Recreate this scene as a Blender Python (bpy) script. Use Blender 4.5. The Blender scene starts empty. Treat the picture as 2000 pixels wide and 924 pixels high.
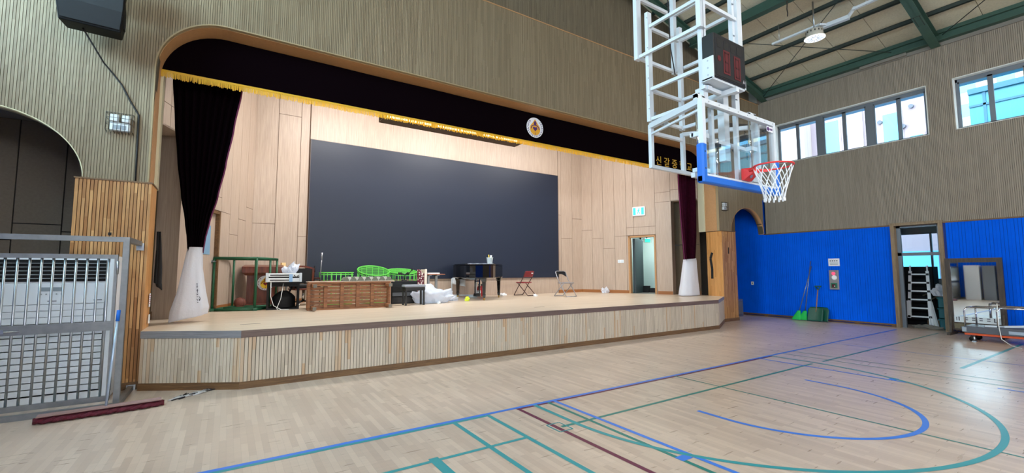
import bpy, bmesh, math, random
from mathutils import Vector, Matrix, noise
from math import sin, cos, pi, sqrt, radians as R

random.seed(7)
scene = bpy.context.scene
COL = scene.collection

# ------------------------------------------------------------------ helpers
def lin(c):
    c = c / 255.0
    return c / 12.92 if c <= 0.04045 else ((c + 0.055) / 1.055) ** 2.4

def C(r, g, b):
    return (lin(r), lin(g), lin(b), 1.0)

class MB:
    """collects shapes into one mesh"""
    def __init__(s):
        s.v = []; s.f = []; s.m = []; s.mi = 0; s.sm = []
        s.smooth = False
    def add(s, verts, faces, M=None):
        n = len(s.v)
        for p in verts:
            p = Vector(p)
            s.v.append(M @ p if M is not None else p)
        for f in faces:
            s.f.append([i + n for i in f]); s.m.append(s.mi); s.sm.append(s.smooth)
        return s
    def box(s, x0, x1, y0, y1, z0, z1, M=None):
        return s.add([(x0,y0,z0),(x1,y0,z0),(x1,y1,z0),(x0,y1,z0),(x0,y0,z1),(x1,y0,z1),(x1,y1,z1),(x0,y1,z1)],
              [(0,3,2,1),(4,5,6,7),(0,1,5,4),(1,2,6,5),(2,3,7,6),(3,0,4,7)], M)
    def rbox(s, x0, x1, y0, y1, z0, z1, r=.01, M=None):
        """box with softened vertical edges and top/bottom chamfer"""
        def ring(z, k):
            a0, a1, b0, b1 = x0+k, x1-k, y0+k, y1-k
            q = r
            return [(a0+q,b0,z),(a1-q,b0,z),(a1,b0+q,z),(a1,b1-q,z),(a1-q,b1,z),(a0+q,b1,z),(a0,b1-q,z),(a0,b0+q,z)]
        v = ring(z0, r*.7) + ring(z0+r*.7, 0) + ring(z1-r*.7, 0) + ring(z1, r*.7)
        f = [tuple(reversed(range(8))), tuple(range(24, 32))]
        for k in range(3):
            for i in range(8):
                j = (i+1) % 8
                f.append((k*8+i, k*8+j, k*8+8+j, k*8+8+i))
        return s.add(v, f, M)
    def bar(s, p, q, w, h, up=(0,0,1)):
        p = Vector(p); q = Vector(q); d = (q-p).normalized(); up = Vector(up)
        if abs(d.dot(up)) > .98: up = Vector((0,1,0)) if abs(d.y) < .9 else Vector((1,0,0))
        x = d.cross(up).normalized(); y = x.cross(d).normalized()
        c = [(-w/2,-h/2),(w/2,-h/2),(w/2,h/2),(-w/2,h/2)]
        v = [p + x*a + y*b for a, b in c] + [q + x*a + y*b for a, b in c]
        return s.add(v, [(0,1,2,3),(7,6,5,4),(0,4,5,1),(1,5,6,2),(2,6,7,3),(3,7,4,0)])
    def tube(s, pts, r, n=8, closed=False, caps=True):
        pts = [Vector(p) for p in pts]
        m = len(pts); rs = r if isinstance(r, (list, tuple)) else [r]*m
        up = None; v = []; f = []
        old = s.smooth; s.smooth = True
        for i, p in enumerate(pts):
            if closed: d = pts[(i+1) % m] - pts[i-1]
            else: d = pts[min(i+1, m-1)] - pts[max(i-1, 0)]
            if d.length < 1e-9: d = Vector((0,0,1))
            d.normalize()
            if up is None:
                up = Vector((0,0,1)) if abs(d.z) < .9 else Vector((1,0,0))
            x = d.cross(up)
            if x.length < 1e-6: x = d.cross(Vector((1,.3,.2)))
            x.normalize(); up = x.cross(d).normalized()
            for k in range(n):
                a = 2*pi*k/n
                v.append(p + (x*cos(a) + up*sin(a))*rs[i])
        for i in range(m if closed else m-1):
            j = (i+1) % m
            for k in range(n):
                l = (k+1) % n
                f.append((i*n+k, i*n+l, j*n+l, j*n+k))
        if not closed and caps:
            f.append(tuple(reversed(range(n)))); f.append(tuple(range((m-1)*n, m*n)))
        s.add(v, f); s.smooth = old
        return s
    def lathe(s, prof, n=24, M=None, cap=True):
        """prof: list of (r, z) bottom to top around z"""
        old = s.smooth; s.smooth = True
        v = []; f = []
        for r, z in prof:
            for k in range(n):
                a = 2*pi*k/n
                v.append((r*cos(a), r*sin(a), z))
        for i in range(len(prof)-1):
            for k in range(n):
                l = (k+1) % n
                f.append((i*n+k, i*n+l, (i+1)*n+l, (i+1)*n+k))
        s.add(v, f, M); s.smooth = old
        if cap:
            s.add([v[k] for k in range(n)], [tuple(reversed(range(n)))], M)
            s.add([v[(len(prof)-1)*n+k] for k in range(n)], [tuple(range(n))], M)
        return s
    def prism(s, poly, z0, z1, M=None):
        n = len(poly)
        v = [(x, y, z0) for x, y in poly] + [(x, y, z1) for x, y in poly]
        f = [tuple(reversed(range(n))), tuple(range(n, 2*n))]
        f += [(i, (i+1) % n, n+(i+1) % n, n+i) for i in range(n)]
        return s.add(v, f, M)
    def grid(s, fn, nu, nv, closed_u=False, smooth=True):
        old = s.smooth; s.smooth = smooth
        v = []; f = []
        for j in range(nv+1):
            for i in range(nu + (0 if closed_u else 1)):
                v.append(fn(i/nu, j/nv))
        w = nu if closed_u else nu+1
        for j in range(nv):
            for i in range(nu):
                k = (i+1) % w if closed_u else i+1
                f.append((j*w+i, j*w+k, (j+1)*w+k, (j+1)*w+i))
        s.add(v, f); s.smooth = old
        return s
    def build(s, name, mat, parent=None, label=None, M=None, bevel=0, solid=0, kind=None):
        me = bpy.data.meshes.new(name)
        me.from_pydata([tuple(p) for p in s.v], [], s.f)
        mats = mat if isinstance(mat, (list, tuple)) else [mat]
        for m in mats: me.materials.append(m)
        for i, p in enumerate(me.polygons):
            p.material_index = min(s.m[i], len(mats)-1); p.use_smooth = s.sm[i]
        me.update()
        o = bpy.data.objects.new(name, me); COL.objects.link(o)
        if parent is not None: o.parent = parent
        if M is not None: o.matrix_basis = M
        if label: o['label'] = label
        if kind: o['kind'] = kind
        if solid:
            md = o.modifiers.new('solid', 'SOLIDIFY'); md.thickness = solid; md.offset = 0
        if bevel:
            md = o.modifiers.new('bevel', 'BEVEL'); md.width = bevel; md.segments = 2; md.limit_method = 'ANGLE'
        return o

def thing(name, label, cat, loc=(0,0,0), rz=0, group=None):
    o = bpy.data.objects.new(name, None); COL.objects.link(o)
    o.location = loc; o.rotation_euler = (0, 0, rz)
    o.empty_display_size = .1
    o['label'] = label; o['category'] = cat
    if group: o['group'] = group
    return o

def tag(o, label, cat, group=None):
    o['label'] = label; o['category'] = cat
    if group: o['group'] = group
    return o

def struct(o):
    o['kind'] = 'structure'; return o

def copy_tree(o, parent=None):
    c = o.copy(); COL.objects.link(c)
    if parent is not None: c.parent = parent
    for ch in list(o.children): copy_tree(ch, c)
    return c

def B():
    return MB()

def text_mesh(name, body, size, mat, parent, M, extrude=.004, align='CENTER'):
    cu = bpy.data.curves.new(name, 'FONT'); cu.body = body; cu.size = size
    cu.extrude = extrude; cu.align_x = align; cu.align_y = 'CENTER'; cu.resolution_u = 3
    cu.space_character = 1.0
    t = bpy.data.objects.new(name + '_tmp', cu); COL.objects.link(t)
    bpy.context.view_layer.update()
    dg = bpy.context.evaluated_depsgraph_get()
    me = bpy.data.meshes.new_from_object(t.evaluated_get(dg))
    bpy.data.objects.remove(t); bpy.data.curves.remove(cu)
    me.materials.clear(); me.materials.append(mat)
    o = bpy.data.objects.new(name, me); COL.objects.link(o)
    o.parent = parent; o.matrix_basis = M
    return o

# orientation matrices for flat writing: facing -Y, facing -X, facing +X
FACE_NY = Matrix(((1,0,0,0),(0,0,-1,0),(0,1,0,0),(0,0,0,1)))
FACE_NX = Matrix(((0,0,-1,0),(-1,0,0,0),(0,1,0,0),(0,0,0,1)))
FACE_PX = Matrix(((0,0,1,0),(1,0,0,0),(0,1,0,0),(0,0,0,1)))
T = Matrix.Translation
def RZ(a): return Matrix.Rotation(a, 4, 'Z')
def RX(a): return Matrix.Rotation(a, 4, 'X')
def RY(a): return Matrix.Rotation(a, 4, 'Y')

# ------------------------------------------------------------------ materials
def newmat(name):
    m = bpy.data.materials.new(name); m.use_nodes = True
    nt = m.node_tree
    b = nt.nodes.get('Principled BSDF')
    return m, nt, b

def mat(name, col, rough=.5, metal=0, bump=0, bscale=60, var=0, vscale=4, coat=0, trans=0, alpha=1, ior=1.45, emit=None, estr=0, spec=.5):
    m, nt, b = newmat(name)
    b.inputs['Base Color'].default_value = col
    b.inputs['Roughness'].default_value = rough
    b.inputs['Metallic'].default_value = metal
    b.inputs['Coat Weight'].default_value = coat
    b.inputs['IOR'].default_value = ior
    b.inputs['Specular IOR Level'].default_value = spec
    if trans: b.inputs['Transmission Weight'].default_value = trans
    if alpha < 1: b.inputs['Alpha'].default_value = alpha
    if emit:
        b.inputs['Emission Color'].default_value = emit; b.inputs['Emission Strength'].default_value = estr
    if var or bump:
        tc = nt.nodes.new('ShaderNodeTexCoord')
    if var:
        n = nt.nodes.new('ShaderNodeTexNoise'); n.inputs['Scale'].default_value = vscale; n.inputs['Detail'].default_value = 5
        nt.links.new(tc.outputs['Object'], n.inputs['Vector'])
        r = nt.nodes.new('ShaderNodeMapRange'); r.inputs['To Min'].default_value = 1-var; r.inputs['To Max'].default_value = 1+var
        r.inputs['From Min'].default_value = .25; r.inputs['From Max'].default_value = .75
        nt.links.new(n.outputs['Fac'], r.inputs['Value'])
        mx = nt.nodes.new('ShaderNodeMix'); mx.data_type = 'RGBA'; mx.blend_type = 'MULTIPLY'; mx.inputs[0].default_value = 1
        mx.inputs[6].default_value = col
        nt.links.new(r.outputs[0], mx.inputs[7]); nt.links.new(mx.outputs[2], b.inputs['Base Color'])
    if bump:
        n2 = nt.nodes.new('ShaderNodeTexNoise'); n2.inputs['Scale'].default_value = bscale; n2.inputs['Detail'].default_value = 3
        nt.links.new(tc.outputs['Object'], n2.inputs['Vector'])
        bp = nt.nodes.new('ShaderNodeBump'); bp.inputs['Strength'].default_value = bump; bp.inputs['Distance'].default_value = .01
        nt.links.new(n2.outputs['Fac'], bp.inputs['Height']); nt.links.new(bp.outputs['Normal'], b.inputs['Normal'])
    return m

def slat_wood(name, c1, c2, pitch, axis='X', seg=.6, rough=.55, grain=.12, c3=None, off=0.0, bump=.1):
    """wood whose tone changes from slat to slat and along each slat (finger joints)"""
    m, nt, b = newmat(name)
    N = nt.nodes.new; L = nt.links.new
    tc = N('ShaderNodeTexCoord'); sp = N('ShaderNodeSeparateXYZ'); L(tc.outputs['Object'], sp.inputs[0])
    def math_(op, a, bb=None, v=None):
        n = N('ShaderNodeMath'); n.operation = op
        if hasattr(a, 'links') or hasattr(a, 'is_linked'): L(a, n.inputs[0])
        else: n.inputs[0].default_value = a
        if bb is not None:
            if hasattr(bb, 'is_linked'): L(bb, n.inputs[1])
            else: n.inputs[1].default_value = bb
        return n.outputs[0]
    a = sp.outputs[axis]
    idx = math_('FLOOR', math_('DIVIDE', math_('SUBTRACT', a, off), pitch))
    wn = N('ShaderNodeTexWhiteNoise'); wn.noise_dimensions = '1D'; L(idx, wn.inputs['W'])
    zz = math_('FLOOR', math_('ADD', math_('DIVIDE', sp.outputs['Z'], seg), math_('MULTIPLY', wn.outputs['Value'], 7.0)))
    wn2 = N('ShaderNodeTexWhiteNoise'); wn2.noise_dimensions = '2D'
    cb = N('ShaderNodeCombineXYZ'); L(idx, cb.inputs[0]); L(zz, cb.inputs[1]); L(cb.outputs[0], wn2.inputs['Vector'])
    rp = N('ShaderNodeValToRGB'); e = rp.color_ramp.elements
    e[0].position = 0; e[0].color = c1; e[1].position = 1 if not c3 else .8; e[1].color = c2
    if c3:
        k = e.new(.97); k.color = c3
    L(wn2.outputs['Value'], rp.inputs[0])
    mp = N('ShaderNodeMapping'); mp.inputs['Scale'].default_value = (40, 40, 2.5)
    L(tc.outputs['Object'], mp.inputs[0])
    ns = N('ShaderNodeTexNoise'); ns.inputs['Scale'].default_value = 1; ns.inputs['Detail'].default_value = 4
    L(mp.outputs[0], ns.inputs['Vector'])
    mr = N('ShaderNodeMapRange'); mr.inputs['From Min'].default_value = .3; mr.inputs['From Max'].default_value = .7
    mr.inputs['To Min'].default_value = 1-grain; mr.inputs['To Max'].default_value = 1+grain*.6
    L(ns.outputs['Fac'], mr.inputs['Value'])
    mx = N('ShaderNodeMix'); mx.data_type = 'RGBA'; mx.blend_type = 'MULTIPLY'; mx.inputs[0].default_value = 1
    L(rp.outputs[0], mx.inputs[6]); L(mr.outputs[0], mx.inputs[7]); L(mx.outputs[2], b.inputs['Base Color'])
    b.inputs['Roughness'].default_value = rough
    return m

def grain_wood(name, c1, c2, scale=(30, 30, 2), rough=.5, coat=0, dist=1.0):
    m, nt, b = newmat(name); N = nt.nodes.new; L = nt.links.new
    tc = N('ShaderNodeTexCoord'); mp = N('ShaderNodeMapping'); mp.inputs['Scale'].default_value = scale
    L(tc.outputs['Object'], mp.inputs[0])
    ns = N('ShaderNodeTexNoise'); ns.inputs['Scale'].default_value = 1; ns.inputs['Detail'].default_value = 6; ns.inputs['Distortion'].default_value = dist
    L(mp.outputs[0], ns.inputs['Vector'])
    rp = N('ShaderNodeValToRGB'); e = rp.color_ramp.elements
    e[0].position = .32; e[0].color = c1; e[1].position = .68; e[1].color = c2
    L(ns.outputs['Fac'], rp.inputs[0]); L(rp.outputs[0], b.inputs['Base Color'])
    b.inputs['Roughness'].default_value = rough; b.inputs['Coat Weight'].default_value = coat; b.inputs['Coat Roughness'].default_value = .15
    return m

def plank_floor(name, c1, c2, width, length, rot, rough, wear=.12, gap=(90, 70, 52)):
    m, nt, b = newmat(name); N = nt.nodes.new; L = nt.links.new
    tc = N('ShaderNodeTexCoord'); mp = N('ShaderNodeMapping'); mp.inputs['Rotation'].default_value = (0, 0, rot)
    L(tc.outputs['Object'], mp.inputs[0])
    br = N('ShaderNodeTexBrick'); br.offset = .37; br.offset_frequency = 2
    br.inputs['Scale'].default_value = 1; br.inputs['Brick Width'].default_value = length; br.inputs['Row Height'].default_value = width
    br.inputs['Mortar Size'].default_value = .0009; br.inputs['Mortar Smooth'].default_value = .3; br.inputs['Bias'].default_value = 0
    br.inputs['Color1'].default_value = (0, 0, 0, 1); br.inputs['Color2'].default_value = (1, 1, 1, 1)
    br.inputs['Mortar'].default_value = (.5, .5, .5, 1)
    L(mp.outputs[0], br.inputs['Vector'])
    rp = N('ShaderNodeValToRGB'); e = rp.color_ramp.elements
    e[0].position = 0; e[0].color = c1; e[1].position = 1; e[1].color = c2
    L(br.outputs['Color'], rp.inputs[0])
    mp2 = N('ShaderNodeMapping'); mp2.inputs['Rotation'].default_value = (0, 0, rot); mp2.inputs['Scale'].default_value = (3, 28, 1)
    L(tc.outputs['Object'], mp2.inputs[0])
    ns = N('ShaderNodeTexNoise'); ns.inputs['Scale'].default_value = 1; ns.inputs['Detail'].default_value = 5
    L(mp2.outputs[0], ns.inputs['Vector'])
    n3 = N('ShaderNodeTexNoise'); n3.inputs['Scale'].default_value = .6; n3.inputs['Detail'].default_value = 4
    L(tc.outputs['Object'], n3.inputs['Vector'])
    ad = N('ShaderNodeMath'); ad.operation = 'ADD'; L(ns.outputs['Fac'], ad.inputs[0]); L(n3.outputs['Fac'], ad.inputs[1])
    mr = N('ShaderNodeMapRange'); mr.inputs['From Min'].default_value = .7; mr.inputs['From Max'].default_value = 1.3
    mr.inputs['To Min'].default_value = 1-wear; mr.inputs['To Max'].default_value = 1+wear*.7
    L(ad.outputs[0], mr.inputs['Value'])
    mx = N('ShaderNodeMix'); mx.data_type = 'RGBA'; mx.blend_type = 'MULTIPLY'; mx.inputs[0].default_value = 1
    L(rp.outputs[0], mx.inputs[6]); L(mr.outputs[0], mx.inputs[7])
    mg = N('ShaderNodeMix'); mg.data_type = 'RGBA'; mg.inputs[7].default_value = C(*gap)
    sc = N('ShaderNodeMath'); sc.operation = 'MULTIPLY'; sc.inputs[1].default_value = .28
    L(br.outputs['Fac'], sc.inputs[0]); L(sc.outputs[0], mg.inputs[0]); L(mx.outputs[2], mg.inputs[6])
    L(mg.outputs[2], b.inputs['Base Color'])
    rr = N('ShaderNodeMapRange'); rr.inputs['To Min'].default_value = rough-.02; rr.inputs['To Max'].default_value = rough+.04
    rr.inputs['From Min'].default_value = .3; rr.inputs['From Max'].default_value = .7
    L(ns.outputs['Fac'], rr.inputs['Value']); L(rr.outputs[0], b.inputs['Roughness'])
    b.inputs['Specular IOR Level'].default_value = .75
    return m

def glass(name, tint=(1,1,1,1), refl=.12, rough=.0):
    """thin clear pane: mostly transparent with a Fresnel reflection"""
    m, nt, b = newmat(name); N = nt.nodes.new; L = nt.links.new
    nt.nodes.remove(b); out = nt.nodes.get('Material Output')
    tr = N('ShaderNodeBsdfTransparent'); tr.inputs[0].default_value = tint
    gl = N('ShaderNodeBsdfGlossy'); gl.inputs['Roughness'].default_value = rough
    fr = N('ShaderNodeFresnel'); fr.inputs['IOR'].default_value = 1.5
    ad = N('ShaderNodeMath'); ad.operation = 'ADD'; ad.inputs[1].default_value = refl; ad.use_clamp = True
    ge = N('ShaderNodeNewGeometry'); inv = N('ShaderNodeMath'); inv.operation = 'SUBTRACT'; inv.inputs[0].default_value = 1
    L(ge.outputs['Backfacing'], inv.inputs[1]); L(fr.outputs[0], ad.inputs[0])
    mx = N('ShaderNodeMixShader'); mu = N('ShaderNodeMath'); mu.operation = 'MULTIPLY'; L(ad.outputs[0], mu.inputs[0]); L(inv.outputs[0], mu.inputs[1]); L(mu.outputs[0], mx.inputs[0]); L(tr.outputs[0], mx.inputs[1]); L(gl.outputs[0], mx.inputs[2])
    L(mx.outputs[0], out.inputs[0])
    return m

def plastic_film(name, col, tr=.35):
    m, nt, b = newmat(name); N = nt.nodes.new; L = nt.links.new
    out = nt.nodes.get('Material Output')
    b.inputs['Base Color'].default_value = col; b.inputs['Roughness'].default_value = .3
    t = N('ShaderNodeBsdfTranslucent'); t.inputs[0].default_value = col
    mx = N('ShaderNodeMixShader'); mx.inputs[0].default_value = tr
    L(b.outputs[0], mx.inputs[1]); L(t.outputs[0], mx.inputs[2]); L(mx.outputs[0], out.inputs[0])
    tc = N('ShaderNodeTexCoord'); n2 = N('ShaderNodeTexNoise'); n2.inputs['Scale'].default_value = 14; n2.inputs['Detail'].default_value = 4; n2.inputs['Distortion'].default_value = 1.5
    L(tc.outputs['Object'], n2.inputs['Vector'])
    bp = N('ShaderNodeBump'); bp.inputs['Strength'].default_value = .5; bp.inputs['Distance'].default_value = .02
    L(n2.outputs['Fac'], bp.inputs['Height']); L(bp.outputs[0], b.inputs['Normal'])
    return m

M_SLAT = slat_wood('slat_grey', C(120,104,80), C(136,121,96), .031, 'X', .9, .6, .08, off=-4.0)
M_SLATR = slat_wood('slat_tan', C(134,124,110), C(148,137,122), .036, 'Y', 1.6, .6, .1, off=-9.0)
M_UPPER = slat_wood('slat_upper', C(104,93,74), C(120,108,88), .031, 'X', 1.2, .6, .14, off=-4.0)
M_FELT = mat('groove_felt', C(84,77,62), .9)
M_PIL = slat_wood('pilaster_slat', C(150,100,52), C(198,150,96), .8149/21, 'X', .7, .4, .22, off=-1.80)
M_PILGAP = mat('pilaster_gap', C(74,46,24), .9)
M_PILSIDE = slat_wood('pilaster_side', C(186,128,66), C(206,150,88), .05, 'Y', .9, .4, .15)
M_STFR = slat_wood('stage_slat', C(180,166,147), C(202,189,170), .0468, 'X', 1.2, .55, .1, c3=C(188,158,126))
M_STEDGE = grain_wood('stage_edge', C(88,70,64), C(112,92,85), (2, 60, 60), .45)
M_STEDGE2 = grain_wood('stage_edge_grey', C(110,108,112), C(140,138,140), (2, 60, 60), .45)
M_BASE = grain_wood('base_wood', C(84,58,34), C(122,90,56), (3, 50, 50), .5)
M_FLOOR = plank_floor('gym_floor', C(186,164,147), C(207,186,168), .058, .56, pi/2, .29, .07)
M_STAGE = plank_floor('stage_floor', C(206,186,162), C(220,202,180), .075, 1.8, 0, .3, .07, gap=(150,126,100))
M_PANEL = grain_wood('wall_laminate', C(168,148,131), C(187,168,151), (55, 55, 1.6), .45)
M_PANELGAP = mat('panel_gap', C(110,80,60), .8)
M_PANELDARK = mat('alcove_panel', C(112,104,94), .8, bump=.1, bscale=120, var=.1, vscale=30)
M_WINGWALL = mat('wing_wall', C(88,73,55), .8, bump=.1, bscale=140, var=.12, vscale=40)  # base colour darkened to carry the shade of the recessed wing
M_TAN = mat('trim_tan', C(176,132,88), .5, var=.06, vscale=20)
M_CREAM = mat('trim_cream', C(206,198,166), .6)
M_BLUE = mat('blue_panel', C(0,94,230), .55, spec=.05, var=.06, vscale=3)
M_DECK = mat('roof_board', C(194,188,164), .9, bump=.5, bscale=90, var=.1, vscale=25)
M_GREENST = mat('green_steel', C(56,84,72), .5, var=.1, vscale=8)
M_DARKGAP = mat('dark_gap', C(54,50,46), .9)
M_DUCT = mat('duct_grey', C(120,116,108), .7)
M_VELVET = mat('velvet_dark', C(9,3,6), .95, spec=.03)
M_VELVETR = mat('velvet_maroon', C(48,10,26), .9, spec=.05, var=.25, vscale=8)
M_HEM = mat('hem_maroon', C(96,22,66), .7)
M_GOLD = plastic_film('gold_fringe', C(246,206,60), .45)
M_GOLDT = mat('gold_letter', C(196,152,40), .5)
M_WHITE = mat('white_paint', C(208,217,224), .35)
M_WHITE2 = mat('white_plastic', C(226,230,232), .4)
M_BLACK = mat('black_plastic', C(18,18,20), .45)
M_SPK = mat('speaker_black', C(8,9,11), .65, spec=.25)
M_BLACKM = mat('black_matte', C(20,20,22), .8)
M_PIANO = mat('piano_lacquer', C(8,8,10), .08, coat=.6)
M_SCREEN = mat('led_screen', C(33,40,56), .42, spec=.4, bump=.1, bscale=900)
M_STEEL = mat('brushed_steel', C(176,182,188), .35, 1.0, var=.08, vscale=10)
M_GALV = mat('galvanised_steel', C(140,144,146), .45, .9, var=.12, vscale=14)
M_CHROME = mat('chrome', C(214,218,222), .12, 1.0)
M_ALU = mat('aluminium_frame', C(112,116,122), .45, .6)
M_PADBLUE = mat('blue_padding', C(20,104,206), .45)
M_RED = mat('rim_red', C(222,52,52), .4)
M_NET = mat('net_white', C(232,236,240), .8)
M_GREENP = mat('green_pipe', C(22,84,54), .45, var=.2, vscale=12)
M_LIME = mat('lime_green', C(96,196,74), .45)
M_BENCH = grain_wood('bench_wood', C(102,60,36), C(162,106,64), (4, 40, 40), .6)
M_PODIUM = grain_wood('podium_wood', C(84,36,20), C(118,56,32), (20, 20, 2), .35, .3)
M_FILM = plastic_film('plastic_sheet', C(234,240,250), .45)
M_BAG = plastic_film('plastic_bag', C(240,242,249), .4)
M_BALL = mat('basketball', C(112,62,50), .6, bump=.3, bscale=220)
M_SEAM = mat('ball_seam', C(40,24,20), .7)
M_MAROON = mat('chair_maroon', C(128,34,44), .4)
M_BROWNTUBE = mat('chair_tube_brown', C(76,52,50), .4, .4)
M_GREYSEAT = mat('chair_grey', C(128,126,130), .5)
M_SILVER = mat('silver_tube', C(158,158,164), .3, .7)
M_PAPER = mat('paper', C(232,236,240), .8)
M_REDINK = mat('red_ink', C(206,60,60), .8)
M_INK = mat('dark_ink', C(60,64,76), .8)
M_MOP = mat('mop_yarn', C(96,32,46), .95, bump=1, bscale=120, var=.3, vscale=40)
M_MOPTOP = mat('mop_canvas', C(150,120,116), .9)
M_BROOM = mat('broom_green', C(26,190,84), .6, bump=.6, bscale=160)
M_SHOVEL = mat('shovel_green', C(14,78,62), .4)
M_POLE = mat('steel_pole', C(120,130,146), .35, .7)
M_WOODPOLE = mat('wood_pole', C(150,112,88), .5)
M_EXITG = mat('exit_green', C(30,190,150), .4, emit=C(60,230,200), estr=1.0)
M_EXITW = mat('exit_white', C(230,255,250), .4, emit=C(220,255,250), estr=1.0)
M_DARKWOOD = grain_wood('dark_frame_wood', C(48,38,30), C(72,58,46), (30, 30, 3), .45)
M_OLDWOOD = grain_wood('old_wood', C(88,80,58), C(120,110,84), (3, 30, 30), .55)
M_MIRROR = mat('mirror_silver', C(235,240,240), .02, 1.0)
M_ORANGE = mat('orange_paint', C(206,84,40), .45)
M_GREYP = mat('grey_paint', C(88,92,100), .5)
M_DOORFR = grain_wood('door_frame_wood', C(118,98,72), C(146,124,94), (30, 30, 3), .5)
M_CORR = mat('corridor_wall', C(206,224,220), .7)
M_TEAL = mat('teal_crate', C(20,96,104), .5)
M_CARD = mat('cardboard', C(140,104,74), .8)
M_RUBBER = mat('rubber_black', C(22,22,24), .7)
M_EXTRED = mat('extinguisher_red', C(200,26,34), .3)
M_TENNIS = mat('ball_yellow', C(206,220,60), .8, bump=.5, bscale=200)
M_LAMPG = mat('lamp_glass', C(235,240,245), .3, emit=C(235,244,255), estr=1.2)
M_PURPLE = mat('emblem_purple', C(72,30,96), .6)
M_EMBORANGE = mat('emblem_orange', C(222,160,40), .6)
M_EMBWHITE = mat('emblem_white', C(226,226,230), .6)
M_EMBYELLOW = mat('emblem_yellow', C(232,190,40), .6)
M_EMBRED = mat('emblem_red', C(120,20,30), .6)
M_LBLUE = mat('line_blue', C(62,122,214), .35)
M_LGREEN = mat('line_green', C(40,124,116), .35)
M_LMAROON = mat('line_maroon', C(104,44,70), .35)
M_LTEAL = mat('line_teal', C(54,146,152), .35)
M_DIGIT = mat('digit_red', C(84,12,20), .5)
M_DIGIT2 = mat('digit_dark_red', C(58,8,14), .5)
M_GLASS = glass('board_glass', (.97,.99,1,1), .12)
M_WGLASS = glass('window_glass', (.9,.97,1,1), .0)
M_ACW = mat('ac_white', C(224,231,238), .4)
M_ACGAP = mat('ac_slot', C(38,42,48), .7)
M_CABLE = mat('black_cable', C(20,20,22), .6)
M_WCABLE = mat('white_cable', C(222,224,222), .5)
M_WIREG = mat('guard_wire', C(70,66,60), .5, .5)
M_STRIP = mat('strip_light', C(255,236,200), .4, emit=C(255,232,190), estr=9)
M_CLEAR = glass('clear_plastic', (.98,.98,1,1), .1, .1)

# ------------------------------------------------------------------ key dimensions (metres)
XR = 16.3            # right wall
XL = -3.9            # left wall
YW = 8.28            # front wall face
SZ = 0.815           # stage height
XC = 6.225           # stage centre
OX0, OX1, OZ, OR_ = -1.05, 13.5, 5.64, 0.9     # proscenium opening
PZ = 2.955           # pilaster top
AC_R, AC_L, AA, AB = 15.25, -2.80, 1.05, .88   # side arches (centre, centre, half width, rise)
YBACK = -13.0

def roof_z(x):
    return 8.22 + .25*(XR-x) if x > XC else 8.22 + .25*(x-XL)

def opening_top(x):
    if x < OX0+OR_:
        d = OX0+OR_-x
        return OZ-OR_+sqrt(max(0, OR_**2-d*d))
    if x > OX1-OR_:
        d = x-(OX1-OR_)
        return OZ-OR_+sqrt(max(0, OR_**2-d*d))
    return OZ

def front_bottom(x):
    """underside of the slatted front wall at x"""
    if OX0 <= x <= OX1: return opening_top(x)
    for c in (AC_L, AC_R):
        if abs(x-c) < AA: return 2.95+AB*sqrt(max(0, 1-((x-c)/AA)**2))
    return 2.95

# ------------------------------------------------------------------ floor and court lines
fl = struct(B().box(XL-.5, XR+4.0, YBACK, 14.0, -.1, 0).build('floor', M_FLOOR))
def line_quad(pts, w, name, m, z=.0015, closed=False):
    """flat painted band along a polyline"""
    b = B(); P = [Vector((x, y)) for x, y in pts]; n = len(P); Lf = []; Rt = []
    for i in range(n):
        d = (P[min(i+1, n-1)]-P[max(i-1, 0)]).normalized(); nn = Vector((-d.y, d.x))*w/2
        Lf.append(P[i]+nn); Rt.append(P[i]-nn)
    v = [(p.x, p.y, z) for p in Lf] + [(p.x, p.y, z) for p in Rt]
    b.add(v, [(i, n+i, n+i+1, i+1) for i in range(n-1)])
    return b.build(name, m, fl)
def arc(cx, cy, r, a0, a1, n=60, ry=None):
    ry = ry or r
    return [(cx+r*cos(R(a0+(a1-a0)*i/n)), cy+ry*sin(R(a0+(a1-a0)*i/n))) for i in range(n+1)]
LS = 1.65/1.7
BL = 4.62*LS                                        # baseline y
line_quad([(-2.5, BL+.03), (XR-.6, BL+.03)], .055, 'court_marking', M_LBLUE, .002).__setitem__('label', 'blue base line')
line_quad([(-2.5, BL-.02), (2.62*LS, BL-.02)], .05, 'court_marking', M_LTEAL, .0016)
line_quad([(3.02, BL-.02), (8.9, BL-.02)], .045, 'court_marking', M_LMAROON, .0016)
line_quad([(3.66*LS, BL), (3.66*LS, BL-6)], .05, 'court_marking', M_LBLUE, .0022)
line_quad([(8.70*LS, BL), (8.70*LS, 2.35)], .05, 'court_marking', M_LBLUE, .0022)
line_quad([(3.38, 2.53), (3.52, 2.53)], .09, 'court_marking', M_LBLUE, .0024)
line_quad([(8.47, 2.53), (8.62, 2.53)], .09, 'court_marking', M_LBLUE, .0024)
line_quad([(9.1, 1.55), (9.1, .4)], .05, 'court_marking', M_LBLUE, .0022)
ncx, ncy = 6.05, 2.93
line_quad([(ncx-1.33, 3.25)] + arc(ncx, ncy, 1.33, 180, 360, 70) + [(ncx+1.33, 3.25)], .055, 'court_marking', M_LBLUE, .0022)
line_quad([(3.24, BL), (3.24, 3.75)] + arc(6.06, 3.75, 2.82, 180, 360, 90, 2.70) + [(8.88, 3.75), (8.88, BL)], .055, 'court_marking', M_LTEAL, .0026)
line_quad([(3.45, BL), (3.40, 2.4), (3.30, -2)], .045, 'court_marking', M_LGREEN, .0018)
line_quad([(2.99, BL), (2.96, -3)], .05, 'court_marking', M_LMAROON, .0018)
line_quad([(3.04, 3.72), (8.75, 3.72)], .045, 'court_marking', M_LGREEN, .0020)
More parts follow.
